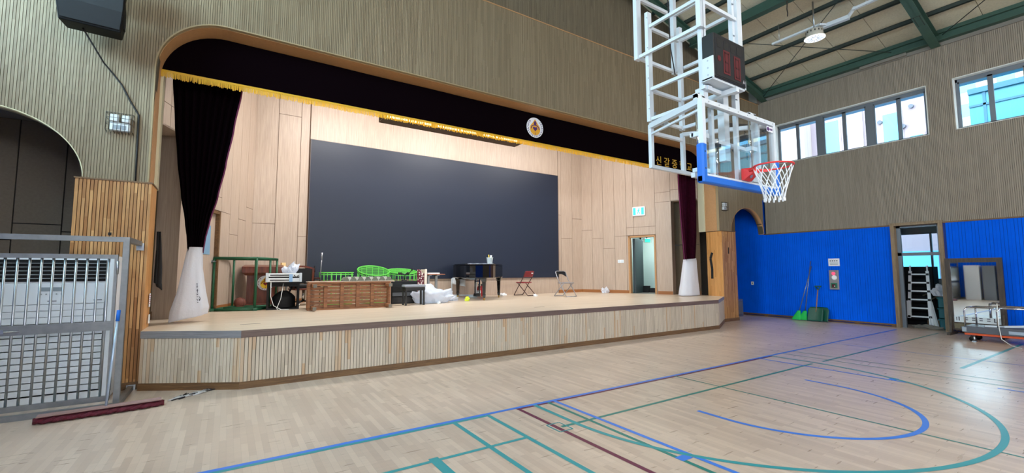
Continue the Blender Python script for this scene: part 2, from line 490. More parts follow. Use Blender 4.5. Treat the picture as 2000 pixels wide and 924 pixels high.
line_quad([(9.1, 3.70), (15.7, 3.65)], .045, 'court_marking', M_LGREEN, .0020)
line_quad([(5.95, BL), (5.95, -3)], .03, 'court_marking', M_LGREEN, .0018)
for x, w in ((2.14, .05), (2.57, .05)):
    line_quad([(x, BL), (x, -3)], w, 'court_marking', M_LTEAL, .0018)
line_quad([(-2.5, 3.68), (2.57, 3.68)], .045, 'court_marking', M_LTEAL, .0020)
line_quad([(1.59, 3.74), (1.59, -1)], .09, 'court_marking', M_LTEAL, .0022)
for p in (((2.93,3.84),(3.10,3.84)), ((2.93,3.61),(3.10,3.61)), ((2.93,3.84),(2.93,3.61)), ((3.10,3.84),(3.10,3.61))):
    line_quad(p, .018, 'court_marking', M_LTEAL, .0028)
line_quad([(9.35, BL), (9.35, -4)], .03, 'court_marking', M_LGREEN, .0018)
line_quad([(9.75, BL), (9.75, -4)], .03, 'court_marking', M_LGREEN, .0018)
line_quad([(11.6, BL), (11.6, 0)], .03, 'court_marking', M_LBLUE, .0018)
line_quad([(10.4, 2.17), (14.9, 2.1)], .06, 'court_marking', M_LTEAL, .0018)
line_quad([(9.0, -.2), (7.2, -.25)], .5, 'court_marking', mat('line_violet', C(130,84,130), .4), .0014)

# ------------------------------------------------------------------ front wall (stage wall): real slats over a felt backing
def slat_strip(b, x0, x1, bot, top, y0, y1):
    zb0, zb1 = bot(x0+1e-4), bot(x1-1e-4)
    zt0, zt1 = top(x0), top(x1)
    if zt0-zb0 < .02 and zt1-zb1 < .02: return
    b.add([(x0,y0,zb0),(x1,y0,zb1),(x1,y1,zb1),(x0,y1,zb0),(x0,y0,zt0),(x1,y0,zt1),(x1,y1,zt1),(x0,y1,zt0)],
          [(0,3,2,1),(4,5,6,7),(0,1,5,4),(1,2,6,5),(2,3,7,6),(3,0,4,7)])
wf = B()
x = XL; P_ = .031
while x < XR-.01:
    x1 = min(x+P_-.0055, XR)
    slat_strip(wf, x, x1, front_bottom, lambda q: 7.77, YW, YW+.015)
    x += P_
wall_front = struct(wf.build('wall_front', M_SLAT))
bk = B(); n = 300                                 # backing board behind the slats, cut to the same openings
for i in range(n):
    a = XL+(XR-XL)*i/n; c = XL+(XR-XL)*(i+1)/n
    slat_strip(bk, a, c, front_bottom, lambda q: 7.77, YW+.015, YW+.19)
bk.build('backing', M_FELT, wall_front)
up = B(); x = XL
while x < XR-.01:
    slat_strip(up, x, min(x+P_-.0055, XR), lambda q: 7.6, lambda q: roof_z(q), YW+.22, YW+.235)
    x += P_
wall_upper = struct(up.build('wall_upper', M_UPPER))
B().box(XL, XR, YW+.235, YW+.35, 7.0, 11).build('backing', M_FELT, wall_upper)
struct(B().box(XL, XR, YW-.008, YW+.22, 7.77, 7.795).build('trim_1', M_TAN))
# arch edges
def arch_path(c):
    return [(c+AA*cos(a), 2.95+AB*sin(a)) for a in [pi*i/36 for i in range(37)]]
for k, c in ((2, AC_L), (3, AC_R)):
    b = B(); p = arch_path(c)
    b.grid(lambda u, v: (p[round(u*36)][0], YW-.006+v*.2, p[round(u*36)][1]), 36, 1)
    b.grid(lambda u, v: (c+(AA+.012-v*.012)*cos(pi*u), YW-.006, 2.95+(AB+.012-v*.012)*sin(pi*u)), 36, 1)
    struct(b.build('trim_%d' % k, M_CREAM if c < 0 else M_TAN, solid=.004))
# proscenium reveal: tan band in front, cream band behind
def prosc_path(z0=PZ, inset=0):
    r = OR_-inset
    P = [(OX0+inset, z0)]
    P += [(OX0+OR_-r*cos(a), OZ-OR_+r*sin(a)) for a in [pi/2*i/16 for i in range(17)]]
    P += [(OX1-OR_+r*sin(a), OZ-OR_+r*cos(a)) for a in [pi/2*i/16 for i in range(17)]]
    P += [(OX1-inset, z0)]
    return P
def band(b, path, y0, y1, t):
    """strip of thickness t inside the opening"""
    n = len(path); v = []; f = []
    for i, (px, pz) in enumerate(path):
        a = Vector(path[max(i-1, 0)]); c = Vector(path[min(i+1, n-1)]); d = (c-a).normalized()
        nx, nz = d.y, -d.x
        for (yy, tt) in ((y0, 0), (y1, 0), (y1, t), (y0, t)): v.append((px+nx*tt, yy, pz+nz*tt))
    for i in range(n-1):
        for k in range(4):
            l = (k+1) % 4
            f.append((i*4+k, i*4+l, i*4+4+l, i*4+4+k))
    f += [(0,1,2,3), ((n-1)*4+3, (n-1)*4+2, (n-1)*4+1, (n-1)*4)]
    b.add(v, f)
pp = prosc_path()
b = B(); band(b, pp, YW-.02, YW+.06, .02); struct(b.build('trim_4', mat('trim_edge', C(150,132,100), .6)))
b = B(); band(b, pp, YW+.06, 8.75, .025); struct(b.build('trim_5', M_TAN))
b = B(); band(b, pp, 8.75, 8.98, .06); struct(b.build('trim_6', M_CREAM))

# pilasters with vertical slats
def pilaster(x0, x1, name):
    core = B().box(x0+.012, x1-.012, 8.215, 8.75, .1, PZ-.02).build(name, M_PILGAP); struct(core)
    nn = 21; w = (x1-x0)/nn
    b = B()
    for i in range(nn): b.box(x0+i*w+.004, x0+(i+1)*w-.004, 8.2, 8.216, .1, PZ-.02)
    b.build('front_slat', M_PIL, core)
    b = B(); ns = 11; ws = (8.75-8.2)/ns
    for i in range(ns):
        for xa, xb in ((x0, x0+.014), (x1-.014, x1)):
            b.box(xa, xb, 8.2+i*ws+.0015, 8.2+(i+1)*ws-.0015, .1, PZ-.02)
    b.build('side_slat', M_PILSIDE, core)
    B().box(x0-.012, x1+.012, 8.188, 8.76, PZ-.02, PZ).build('cap', M_BASE, core)
    B().box(x0-.012, x1+.012, 8.185, 8.76, 0, .1).build('plinth', M_BASE, core)
    return core
pilL = pilaster(-1.80, -.985, 'pillar_left')
pilR = pilaster(13.5, 14.31, 'pillar_right')
B().box(13.83, 13.875, 8.192, 8.2, 2.2, 2.41).build('slot', M_BLACKM, pilR)
B().box(-1.425, -1.39, 8.192, 8.2, 2.16, 2.2).build('hole', M_BLACKM, pilL)

# ------------------------------------------------------------------ right wall
WZ0, WZ1 = 5.42, 6.84
WINS = [(3.66, 7.73), (-.95, 3.125), (-5.5, -1.45), (-10.1, -6.0)]
DY0, DY1, DZ = 3.60, 4.60, 2.99                     # doorway
def rw_zones(y):
    for a, c in WINS:
        if a <= y <= c: return [(2.965, WZ0), (WZ1, 7.83)]
    return [(2.965, 7.83)]
wr = B(); y = YBACK; PR = .036
while y < YW:
    y1 = min(y+PR-.006, YW); ym = (y+y1)/2
    for z0, z1 in rw_zones(ym): wr.box(XR, XR+.015, y, y1, z0, z1)
    y += PR
wall_right = struct(wr.build('wall_right', M_SLATR))
b = B(); edges = sorted([YBACK, YW+.2] + [e for w in WINS for e in w])
for a, c in zip(edges, edges[1:]):
    for z0, z1 in rw_zones((a+c)/2): b.box(XR+.015, XR+.3, a, c, z0, z1)
b.build('backing', M_FELT, wall_right)
b = B(); y = YBACK                                   # blue ribbed wainscot, runs on behind the arch
while y < 13:
    for (d0, d1) in ((0, .058), (.064, .118)):
        a, c = y+d0, y+d1
        if c < DY0-.06 or a > DY1+.06: b.box(XR, XR+.012, a, c, .09, 2.93 if a < YW-.1 else 4.2)
    b.box(XR-.004, XR+.006, y+.0585, y+.0635, .09, 2.93 if y < YW-.1 else 4.2) if (y < DY0-.2 or y > DY1+.08) and int(y*8.3) % 2 == 0 else None
    y += .124
b.build('blue_siding', M_BLUE, wall_right)
b = B()
for a, c in ((YBACK, DY0-.06), (DY1+.06, 13)): b.box(XR+.012, XR+.3, a, c, 0, 2.965 if c < 5 else 2.965)
b.box(XR+.012, XR+.3, YW+.2, 13, 2.9, 4.3)
b.build('siding_backing', mat('blue_gap', C(4,48,130), .7), wall_right)
b = B()
for a, c in ((YBACK, DY0-.06), (DY1+.06, YW)): b.box(XR-.02, XR+.015, a, c, 2.93, 2.965)
struct(b.build('trim_7', M_BASE))
b = B()
for a, c in ((YBACK, DY0-.06), (DY1+.06, 12.9)):
    b.box(XR-.03, XR+.012, a, c, .05, .09)
    b.box(XR-.015, XR+.012, a, c, 0, .02)
    q = a
    while q < c-.3:
        b.box(XR-.025, XR+.012, q, q+.12, .02, .05); q += .9
struct(b.build('baseboard_right', M_BASE))

# windows of the right wall
def window(name, y0, y1, panes, outx=.24):
    w = B().box(XR-.004, XR+outx, y0, y1, WZ0, WZ0+.015)
    w.box(XR-.004, XR+outx, y0, y1, WZ1-.018, WZ1)
    w.box(XR-.004, XR+outx, y0, y0+.018, WZ0, WZ1); w.box(XR-.004, XR+outx, y1-.018, y1, WZ0, WZ1)
    o = struct(w.build(name, mat('window_reveal', C(220,224,220), .6)))
    xf = XR+.17
    f = B(); f.box(xf, xf+.07, y0, y1, WZ0, WZ0+.05); f.box(xf, xf+.07, y0, y1, WZ1-.1, WZ1)
    f.box(xf, xf+.07, y0, y0+.06, WZ0, WZ1); f.box(xf, xf+.07, y1-.06, y1, WZ0, WZ1)
    W = (y1-y0)/3
    for k in (1, 2): f.box(xf-.01, xf+.07, y0+k*W-.09, y0+k*W+.09, WZ0, WZ1)
    f.build('window_frame', M_ALU, o)
    for k in range(3):
        s = B(); m0 = y0+k*W+(.06 if k == 0 else .09); m1 = y0+(k+1)*W-(.06 if k == 2 else .09); mid = (m0+m1)/2
        s.box(xf+.005, xf+.055, mid-.05, mid+.05, WZ0+.05, WZ1-.1)
        s.box(xf+.005, xf+.055, m0, m0+.035, WZ0+.05, WZ1-.1); s.box(xf+.005, xf+.055, m1-.035, m1, WZ0+.05, WZ1-.1)
        s.box(xf+.005, xf+.055, m0, m1, WZ1-.14, WZ1-.1); s.box(xf+.005, xf+.055, m0, m1, WZ0+.05, WZ0+.08)
        s.build('sash', M_ALU, o)
        B().box(xf+.025, xf+.032, m0, m1, WZ0+.06, WZ1-.1).build('window_pane', M_WGLASS, o)
    return o
for i, (a, c) in enumerate(WINS): window('window_%d' % (i+1), a, c, 3)

# ------------------------------------------------------------------ unseen hall behind the camera (closes the room)
WINL = [(-10, -6), (-4.5, -.5), (3.4, 7.4)]
b = B(); edges = sorted([YBACK, 8.5] + [e for w in WINL for e in w])
for a, c in zip(edges, edges[1:]):
    mid = (a+c)/2; hit = any(p <= mid <= q for p, q in WINL)
    for z0, z1 in ([(0, 5.2), (6.9, 8.3)] if hit else [(0, 8.3)]): b.box(XL-.3, XL, a, c, z0, z1)
wall_left = struct(b.build('wall_left', mat('wall_left_tan', C(170,156,130), .7)))
b = B(); y = YBACK
while y < 8.2:
    b.box(XL, XL+.012, y, y+.118, .09, 2.9); y += .124
b.build('blue_siding', M_BLUE, wall_left)
b = B()
for a, c in WINL:
    b.box(XL-.2, XL-.13, a, c, 5.2, 5.27); b.box(XL-.2, XL-.13, a, c, 6.8, 6.9)
    for k in range(7): b.box(XL-.2, XL-.13, a+k*(c-a)/6-.04, a+k*(c-a)/6+.04, 5.2, 6.9)
b.build('window_frame', M_ALU, wall_left)
wb = B().box(XL, XR, YBACK-.3, YBACK, 0, 4.3).box(XL, XR, YBACK-.3, YBACK, 6.7, 11)
for a, c in ((XL,-.8),(2.8,4.4),(8.0,9.6),(13.2,XR)): wb.box(a, c, YBACK-.3, YBACK, 4.3, 6.7)  # piers between invented window openings, left for the added rear fill
struct(wb.build('wall_back', mat('wall_back_tan', C(170,156,130), .7)))

# ------------------------------------------------------------------ roof
b = B()
nx = 11; step = (XR+.3-XC)/nx
def deck_panel(b, xa, xb, y0, y1):
    za, zb = roof_z(xa), roof_z(xb)
    b.add([(xa,y0,za),(xb,y0,zb),(xb,y1,zb),(xa,y1,za),(xa,y0,za+.1),(xb,y0,zb+.1),(xb,y1,zb+.1),(xa,y1,za+.1)],
          [(0,3,2,1),(4,5,6,7),(0,1,5,4),(1,2,6,5),(2,3,7,6),(3,0,4,7)])
PUR = [15.32-.925*k for k in range(10)]
xs_r = [XC] + sorted(PUR) + [XR+.1]
xs_l = [XL-.1, XL+3.2, XL+6.5, XC]
yy = YBACK
while yy < 8.5:
    for xa, xb in list(zip(xs_r, xs_r[1:])): deck_panel(b, xa+.003, xb-.003, yy+.006, yy+1.0-.006)
    for xa, xb in list(zip(xs_l, xs_l[1:])): deck_panel(b, xa, xb, yy+.006, yy+1.0-.006)
    yy += 1.0-.01 if False else 1.0
roof = struct(b.build('ceiling', M_DECK, M=T((0, .44, 0))))
b = B()
b.add([(XC,YBACK,roof_z(XC)+.1),(XR+.4,YBACK,roof_z(XR+.4)+.1),(XR+.4,9.2,roof_z(XR+.4)+.1),(XC,9.2,roof_z(XC)+.1),(XL-.4,YBACK,roof_z(XL-.4)+.1),(XL-.4,9.2,roof_z(XL-.4)+.1)],
      [(0,1,2,3),(4,0,3,5)])
b.build('roof_backing', M_DARKGAP, roof, solid=.02)
M_PURL = mat('purlin_dark', C(44,54,50), .6)
for px in PUR:
    z = roof_z(px); b = B()
    b.box(px-.035, px-.028, YBACK, 8.45, z-.11, z-.002); b.box(px-.035, px+.035, YBACK, 8.45, z-.11, z-.102); b.box(px-.035, px+.035, YBACK, 8.45, z-.01, z-.002)
    struct(b.build('roof_purlin', M_PURL))
def rafter(yc, w, h, name='roof_beam'):
    b = B()
    def seg(x0, x1, dz0, dz1, y0, y1):
        za, zb = roof_z(x0), roof_z(x1)
        b.add([(x0,y0,za+dz0),(x1,y0,zb+dz0),(x1,y1,zb+dz0),(x0,y1,za+dz0),(x0,y0,za+dz1),(x1,y0,zb+dz1),(x1,y1,zb+dz1),(x0,y1,za+dz1)],
              [(0,3,2,1),(4,5,6,7),(0,1,5,4),(1,2,6,5),(2,3,7,6),(3,0,4,7)])
    for x0, x1 in ((XC, XR-.05), (XL+.05, XC)):
        seg(x0, x1, -h, -h+.02, yc-w/2, yc+w/2); seg(x0, x1, -h, -.14, yc-.008, yc+.008); seg(x0, x1, -.16, -.14, yc-w/2, yc+w/2)
    o = struct(b.build(name, M_GREENST))
    s = B()
    for xj in (14.6,):
        for k in range(8):
            for yo in (-.06, .06):
                xx = xj+.13+k*.055; z = roof_z(xx)-h-.006
                s.lathe([(.012, -.006), (.012, .004)], 6, T((xx, yc+yo, z)))
        z = roof_z(xj+.1)-h
        s.add([(xj+.1, yc-w/2, z-.003), (xj+.115, yc-w/2, z-.007), (xj+.115, yc+w/2, z-.007), (xj+.1, yc+w/2, z-.003)], [(0,1,2,3)])
    s.build('splice_bolt', M_DARKGAP, o)
    return o
rafter(3.38, .2, .42); rafter(8.02, .2, .42); rafter(-1.3, .2, .42); rafter(-6, .2, .42)
z = 8.28
struct(B().box(16.17, 16.18, YBACK, 8.2, 7.93, 8.28).box(16.08, 16.28, YBACK, 8.2, 7.92, 7.94).box(16.08, 16.28, YBACK, 8.2, 8.12, 8.14).build('eave_beam', M_GREENST))
struct(B().box(16.26, 16.3, YBACK, 8.2, 7.82, 7.93).box(16.3, 16.62, YBACK, 8.66, 7.83, 8.4).box(16.1, 16.3, 8.2, 8.5, 7.79, 8.4).build('trim_8', M_DUCT))
struct(B().box(12.1, 12.32, YBACK, 8.2, roof_z(12.2)-.46, roof_z(12.2)-.44).box(12.2, 12.21, YBACK, 8.2, roof_z(12.2)-.46, roof_z(12.2)-.14).build('ridge_beam', M_GREENST))
for p, q in (((16.15, 8.0, 7.98), (12.4, 3.5, 9.0)), ((12.4, 8.0, 9.0), (16.1, 4.3, 8.03)), ((16.1, 3.2, 8.05), (12.6, -1.0, 8.95))):
    tag(B().tube([p, q], .011, 6).build('brace_rod', M_PURL), {8.0: 'thin dark brace rod rising from the corner of the roof', 3.2: 'thin dark brace rod above the second window'}.get(p[1]) if p[0] > 16 else 'thin dark brace rod crossing behind the white roof lamp', 'rod')

# ------------------------------------------------------------------ stage
stage = thing('stage_platform', 'raised wooden stage with pale slatted front and brown nosing', 'stage', (0, 0, 0))
SP = [(-.985, 8.05), (.205, 7.355), (11.78, 7.335), (13.5, 8.21), (13.5, 8.76), (13.6, 8.76), (13.68, 9.13), (13.38, 9.93), (13.04, 9.80), (11.80, 13.03), (.47, 13.03), (-.77, 9.80), (-1.11, 9.93), (-1.41, 9.13), (-1.33, 8.76), (-.985, 8.76)]
B().prism(SP, SZ-.06, SZ).build('deck', M_STAGE, stage)
core = [(-.985, 8.12), (.215, 7.40), (11.77, 7.38), (13.49, 8.26), (13.5, 8.76), (13.6, 8.76), (13.68, 9.13), (13.38, 9.93), (13.04, 9.80), (11.80, 13.03), (.47, 13.03), (-.77, 9.80), (-1.11, 9.93), (-1.41, 9.13), (-1.33, 8.76), (-.985, 8.76)]
B().prism(core, 0, SZ-.06).build('core', M_FELT, stage)
def face(p, q, side, mats):
    p = Vector(p); q = Vector(q); d = (q-p); Ln = d.length; ang = math.atan2(d.y, d.x)
    Mx = T((p.x, p.y, 0)) @ RZ(ang)
    b = B(); nn = round(Ln/.0468); w = Ln/nn
    for i in range(nn): b.box(i*w+.0035, (i+1)*w-.0035, .006, .03, .1, SZ-.1)
    b.build('front_slat', M_STFR, stage, M=Mx)
    B().box(0, Ln, -.004, .03, SZ-.1, SZ-.001).build('nosing', mats, stage, M=Mx, label=None)
    B().box(0, Ln, -.002, .035, 0, .1).build('plinth', M_BASE, stage, M=Mx)
face((-.985, 8.045), (.2, 7.35), 0, M_STEDGE2)
face((.2, 7.35), (11.78, 7.33), 0, M_STEDGE)
face((11.78, 7.33), (13.5, 8.2), 0, M_STEDGE2)
for x0, y0 in ((.2, 8.17), (5.95, 8.2)):
    B().box(x0, x0+.28, y0, y0+.03, SZ-.001, SZ+.0015).build('floor_hatch', M_STEDGE, stage)

# stage interior walls: laminate panels with open joints
def panel_wall(b, Mx, cols, z0, z1, t=.02, gap=.012):
    """cols: (x0, x1, [joint heights])"""
    for x0, x1, js in cols:
        zs = [z0] + js + [z1]
        for a, c in zip(zs, zs[1:]): b.box(x0+gap/2, x1-gap/2, 0, t, a+gap/2, c-gap/2, Mx)
ZT = 6.9
bw = B(); Mb = T((0, 13.05, 0))
SXL, SXR, SB, ST = 1.79, 10.57, 1.4, 5.32
panel_wall(bw, Mb, [(.48, 1.0, [2.9]), (1.0, 1.55, [5.9]), (1.55, 1.77, [2.6])], SZ, ZT)
panel_wall(bw, Mb, [(10.6, 10.74, [3.8]), (10.74, 11.3, [2.9]), (11.3, 11.81, [3.7])], SZ, ZT)
bw.box(1.79, 10.58, 13.04, 13.07, ST+.0, ZT); bw.box(1.79, 10.58, 13.04, 13.07, SZ, SB)
wall_stage = struct(bw.build('wall_stage', M_PANEL))
B().box(.3, 12.0, 13.075, 13.3, 0, ZT).build('backing', M_PANELGAP, wall_stage)
struct(B().box(10.6, 11.8, 13.03, 13.05, SZ, SZ+.11).box(.5, 1.77, 13.03, 13.05, SZ, SZ+.11).build('baseboard_stage', mat('base_tan', C(150,96,52), .5)))
M_BASETAN = bpy.data.materials['base_tan']
screen = thing('led_video_wall', 'large dark grey video screen filling the back wall of the stage', 'screen', (6.18, 13.03, 0))
B().box(-4.375, 4.375, -.03, .02, SB+.01, ST-.01).build('screen_face', M_SCREEN, screen)
b = B(); b.box(-4.39, -4.375, -.034, .02, SB, ST); b.box(4.375, 4.39, -.034, .02, SB, ST); b.box(-4.39, 4.39, -.034, .02, ST-.012, ST); b.box(-4.39, 4.39, -.034, .02, SB, SB+.012)
b.build('bezel', mat('bezel_brown', C(92,80,74), .4), screen)

def side_wall(mirror, name):
    """slanted side wall with a door and the opening of the wing; local x runs from the back corner to the hall"""
    if not mirror:
        p = Vector((11.81, 13.07)); q = Vector((13.37, 8.95))
    else:
        p = Vector((.49, 13.07)); q = Vector((-1.07, 8.95))
    d = q-p; Ln = d.length; ang = math.atan2(d.y, d.x)
    Mx = T((p.x, p.y, 0)) @ RZ(ang)
    # room side is -y for the right wall seen from the stage, flip for the left one
    s = -1 if mirror else 1
    F = Mx @ Matrix.Scale(s, 4, (0, 1, 0))
    b = B()
    js = [3.2, 2.9, 2.55, 2.95]
    cols = [(0, .46, [3.25]), (.46, .92, [2.9]), (.92, 1.39, [2.5]), (1.39, 1.86, [2.95])]
    def pw(cs, z0, z1):
        for x0, x1, jl in cs:
            zs = [z0]+jl+[z1]
            for a, c in zip(zs, zs[1:]): b.box(x0+.005, x1-.005, 0, .02, a+.005, c-.005, F)
    pw(cols, SZ, ZT)
    pw([(1.86, 2.13, [3.25]), (2.13, 2.95, [3.25]), ], 2.95, ZT)
    b.box(1.865, 1.94, 0, .02, SZ, 2.94, F); b.box(2.94, 3.0, 0, .02, SZ, 2.94, F)
    pw([(2.95, 3.5, [])], SZ, 4.1)
    pw([(2.95, 3.5, [4.45]), (3.5, 4.0, [4.5]), (4.0, Ln, [4.5])], 4.1, ZT)
    w = struct(b.build(name, M_PANEL))
    g = B(); g.box(0, 1.95, .021, .14, 0, ZT, F); g.box(1.95, 2.93, .021, .14, 2.9, ZT, F); g.box(2.93, 3.5, .021, .14, 0, ZT, F); g.box(3.5, Ln, .021, .14, 4.11, ZT, F)
    g.build('backing', M_PANELGAP, w)
    t = B(); t.box(0, 1.93, -.012, .0, SZ, SZ+.11, F); t.box(2.98, 3.5, -.012, 0, SZ, SZ+.11, F)
    t.build('baseboard', M_BASETAN, w)
    t = B(); t.box(3.49, 3.51, -.002, .37, SZ, 4.1, F); t.box(3.5, Ln, 0, .37, 4.1, 4.13, F); t.build('wing_reveal', M_PANEL, w)
    # recessed wing wall
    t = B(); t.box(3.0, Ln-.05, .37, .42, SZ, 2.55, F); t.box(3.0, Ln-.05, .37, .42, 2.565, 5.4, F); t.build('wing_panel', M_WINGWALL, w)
    B().box(3.0, Ln-.05, .35, .37, SZ, SZ+.14, F).build('wing_baseboard', M_BASE, w)
    # door frame
    t = B(); t.box(1.93, 1.99, -.03, .16, SZ, 2.93, F); t.box(2.89, 2.95, -.03, .16, SZ, 2.93, F); t.box(1.93, 2.95, -.03, .16, 2.87, 2.93, F)
    return w, F, t
wsr, FR, frR = side_wall(False, 'wall_stage_right')
wsl, FL, frL = side_wall(True, 'wall_stage_left')
d1 = struct(frR.build('door_1', M_TAN))
d2 = struct(frL.build('door_2', M_BASE))
# left door: closed leaf with lever handle and small window
b = B(); b.box(1.99, 2.89, .05, .09, SZ, 2.87, FL); b.build('door_leaf', M_PANEL, d2)
B().box(2.2, 2.5, .04, .052, 2.0, 2.6, FL).build('door_window', mat('door_window_blue', C(120,160,190), .2), d2)
b = B(); b.tube([FL @ Vector((2.07, .05, 1.86)), FL @ Vector((2.07, -.03, 1.86)), FL @ Vector((2.19, -.03, 1.86))], .012); b.lathe([(.028, 0), (.028, .012)], 14, FL @ T((2.07, .05, 1.86)) @ RX(pi/2))
b.build('door_handle', M_STEEL, d2)
# right door: open doorway onto a pale corridor
co = B()
co.box(1.7, 4.2, 2.0, 2.1, SZ-.2, 3.6, FR); co.box(1.5, 1.6, .14, 2.1, SZ-.2, 3.6, FR); co.box(3.4, 3.5, .14, 2.1, SZ-.2, 3.6, FR); co.box(1.5, 3.5, .14, 2.1, 3.3, 3.4, FR)
cor = struct(co.build('wall_corridor', M_CORR))
B().box(1.5, 3.5, .14, 2.1, SZ-.05, SZ-.005, FR).box(1.99, 2.89, -.01, .14, SZ-.05, SZ-.005, FR).build('corridor_floor', mat('corridor_floor_grey', C(120,118,112), .5), cor)
B().box(2.62, 2.7, 1.5, 2.0, SZ, 3.3, FR).build('corridor_pier', M_CORR, cor)
B().box(2.95, 3.2, 1.985, 2.0, 1.9, 2.7, FR).build('corridor_window', mat('corridor_glow', C(220,250,255), .5, emit=C(200,245,255), estr=2.5), cor)
B().box(2.0, 2.1, .22, 1.05, SZ, 2.85, FR).build('door_leaf', mat('door_leaf_dark', C(54,66,70), .5), d1)
e2 = thing('exit_sign', 'small lit green exit sign hanging inside the open stage doorway', 'sign', FR @ Vector((2.42, .6, 2.78)), 0)
B().rbox(-.17, .17, -.03, .03, -.08, .08, .01).build('case', M_WHITE2, e2)
B().box(-.15, .15, -.034, -.03, -.065, .065).build('lit_panel', M_EXITG, e2)
b = B(); b.box(-.015, .015, -.01, .01, .08, .2); b.build('hanger', M_BLACK, e2)
b = B(); b.box(2.1, 2.3, .95, 1.2, SZ, SZ+.25, FR); b.box(2.3, 2.62, 1.1, 1.4, SZ, SZ+.16, FR)
tag(b.build('dark_crate', M_BLACKM), 'dark low crate on the corridor floor inside the stage doorway', 'crate')

# exit sign over the door, wall switch
es = thing('exit_sign', 'white framed exit sign with green running figure above the stage doorway', 'sign', (0,0,0))
b = B(); Q = FR @ T((2.36, 0, 3.83))
es.matrix_basis = Q
B().rbox(-.24, .24, -.05, 0, -.17, .17, .015).build('case', M_WHITE2, es)
B().box(-.2, .2, -.053, -.05, -.13, .13).build('lit_panel', M_EXITW, es)
b = B(); b.box(-.2, -.1, -.055, -.052, -.13, .13); b.box(.1, .2, -.055, -.052, -.13, .13)
b.lathe([(.028, 0), (.028, .003)], 12, T((.02, -.053, .085)) @ RX(pi/2))
b.bar((.01,-.055,.06), (-.01,-.055,-.02), .045, .004, (0,1,0)); b.bar((-.01,-.055,-.02), (.05,-.055,-.06), .03, .004, (0,1,0)); b.bar((.05,-.055,-.06), (.03,-.055,-.12), .025, .004, (0,1,0))
b.bar((-.01,-.055,-.02), (-.05,-.055,-.11), .03, .004, (0,1,0)); b.bar((.0,-.055,.05), (.06,-.055,.01), .022, .004, (0,1,0)); b.bar((.0,-.055,.05), (-.06,-.055,.02), .022, .004, (0,1,0))
b.build('running_figure', M_EXITG, es)
sw = thing('switch_plate', 'white double switch plate on the stage wall beside the doorway', 'switch', (0,0,0)); sw.matrix_basis = FR @ T((1.62, 0, 2.0))
B().rbox(-.12, .12, -.012, 0, -.06, .06, .005).build('plate', M_WHITE2, sw)
for k in (-.06, .06): B().box(k-.045, k+.045, -.018, -.012, -.045, .045).build('rocker', M_WHITE, sw)
struct(B().box(-2.6, 15, 8.98, 14, 6.9, 7.0).build('ceiling_stage', mat('stage_ceiling', C(206,200,204), .8)))
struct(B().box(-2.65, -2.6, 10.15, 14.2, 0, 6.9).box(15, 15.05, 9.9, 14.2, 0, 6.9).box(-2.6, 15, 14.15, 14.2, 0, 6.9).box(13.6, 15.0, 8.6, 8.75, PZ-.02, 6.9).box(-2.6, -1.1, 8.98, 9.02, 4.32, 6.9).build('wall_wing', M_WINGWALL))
# side alcove behind the arch on the left
al = B()
for x0, x1, js in ((-4.2, -3.55, [2.1]), (-3.55, -2.84, [2.15]), (-2.84, -2.29, [2.41]), (-2.29, -1.6, [2.3])):
    zs = [0]+js+[4.06]
    for a, c in zip(zs, zs[1:]): al.box(x0+.008, x1-.008, 9.9, 9.92, a+.008, c-.008)
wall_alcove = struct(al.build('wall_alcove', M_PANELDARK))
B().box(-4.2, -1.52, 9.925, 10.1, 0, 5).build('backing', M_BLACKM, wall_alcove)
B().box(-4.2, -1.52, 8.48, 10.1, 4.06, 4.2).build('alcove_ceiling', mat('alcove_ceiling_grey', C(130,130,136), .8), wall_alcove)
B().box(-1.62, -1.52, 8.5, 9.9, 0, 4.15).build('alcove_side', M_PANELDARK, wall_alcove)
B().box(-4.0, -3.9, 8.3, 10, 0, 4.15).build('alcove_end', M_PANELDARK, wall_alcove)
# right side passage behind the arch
struct(B().box(14.9, 14.99, 8.76, 13, 0, 4.3).box(14.4, 16.6, 12.9, 13, 0, 4.3).box(14.3, 16.6, 8.47, 13, 4.25, 4.35).build('wall_passage', M_PANELDARK))

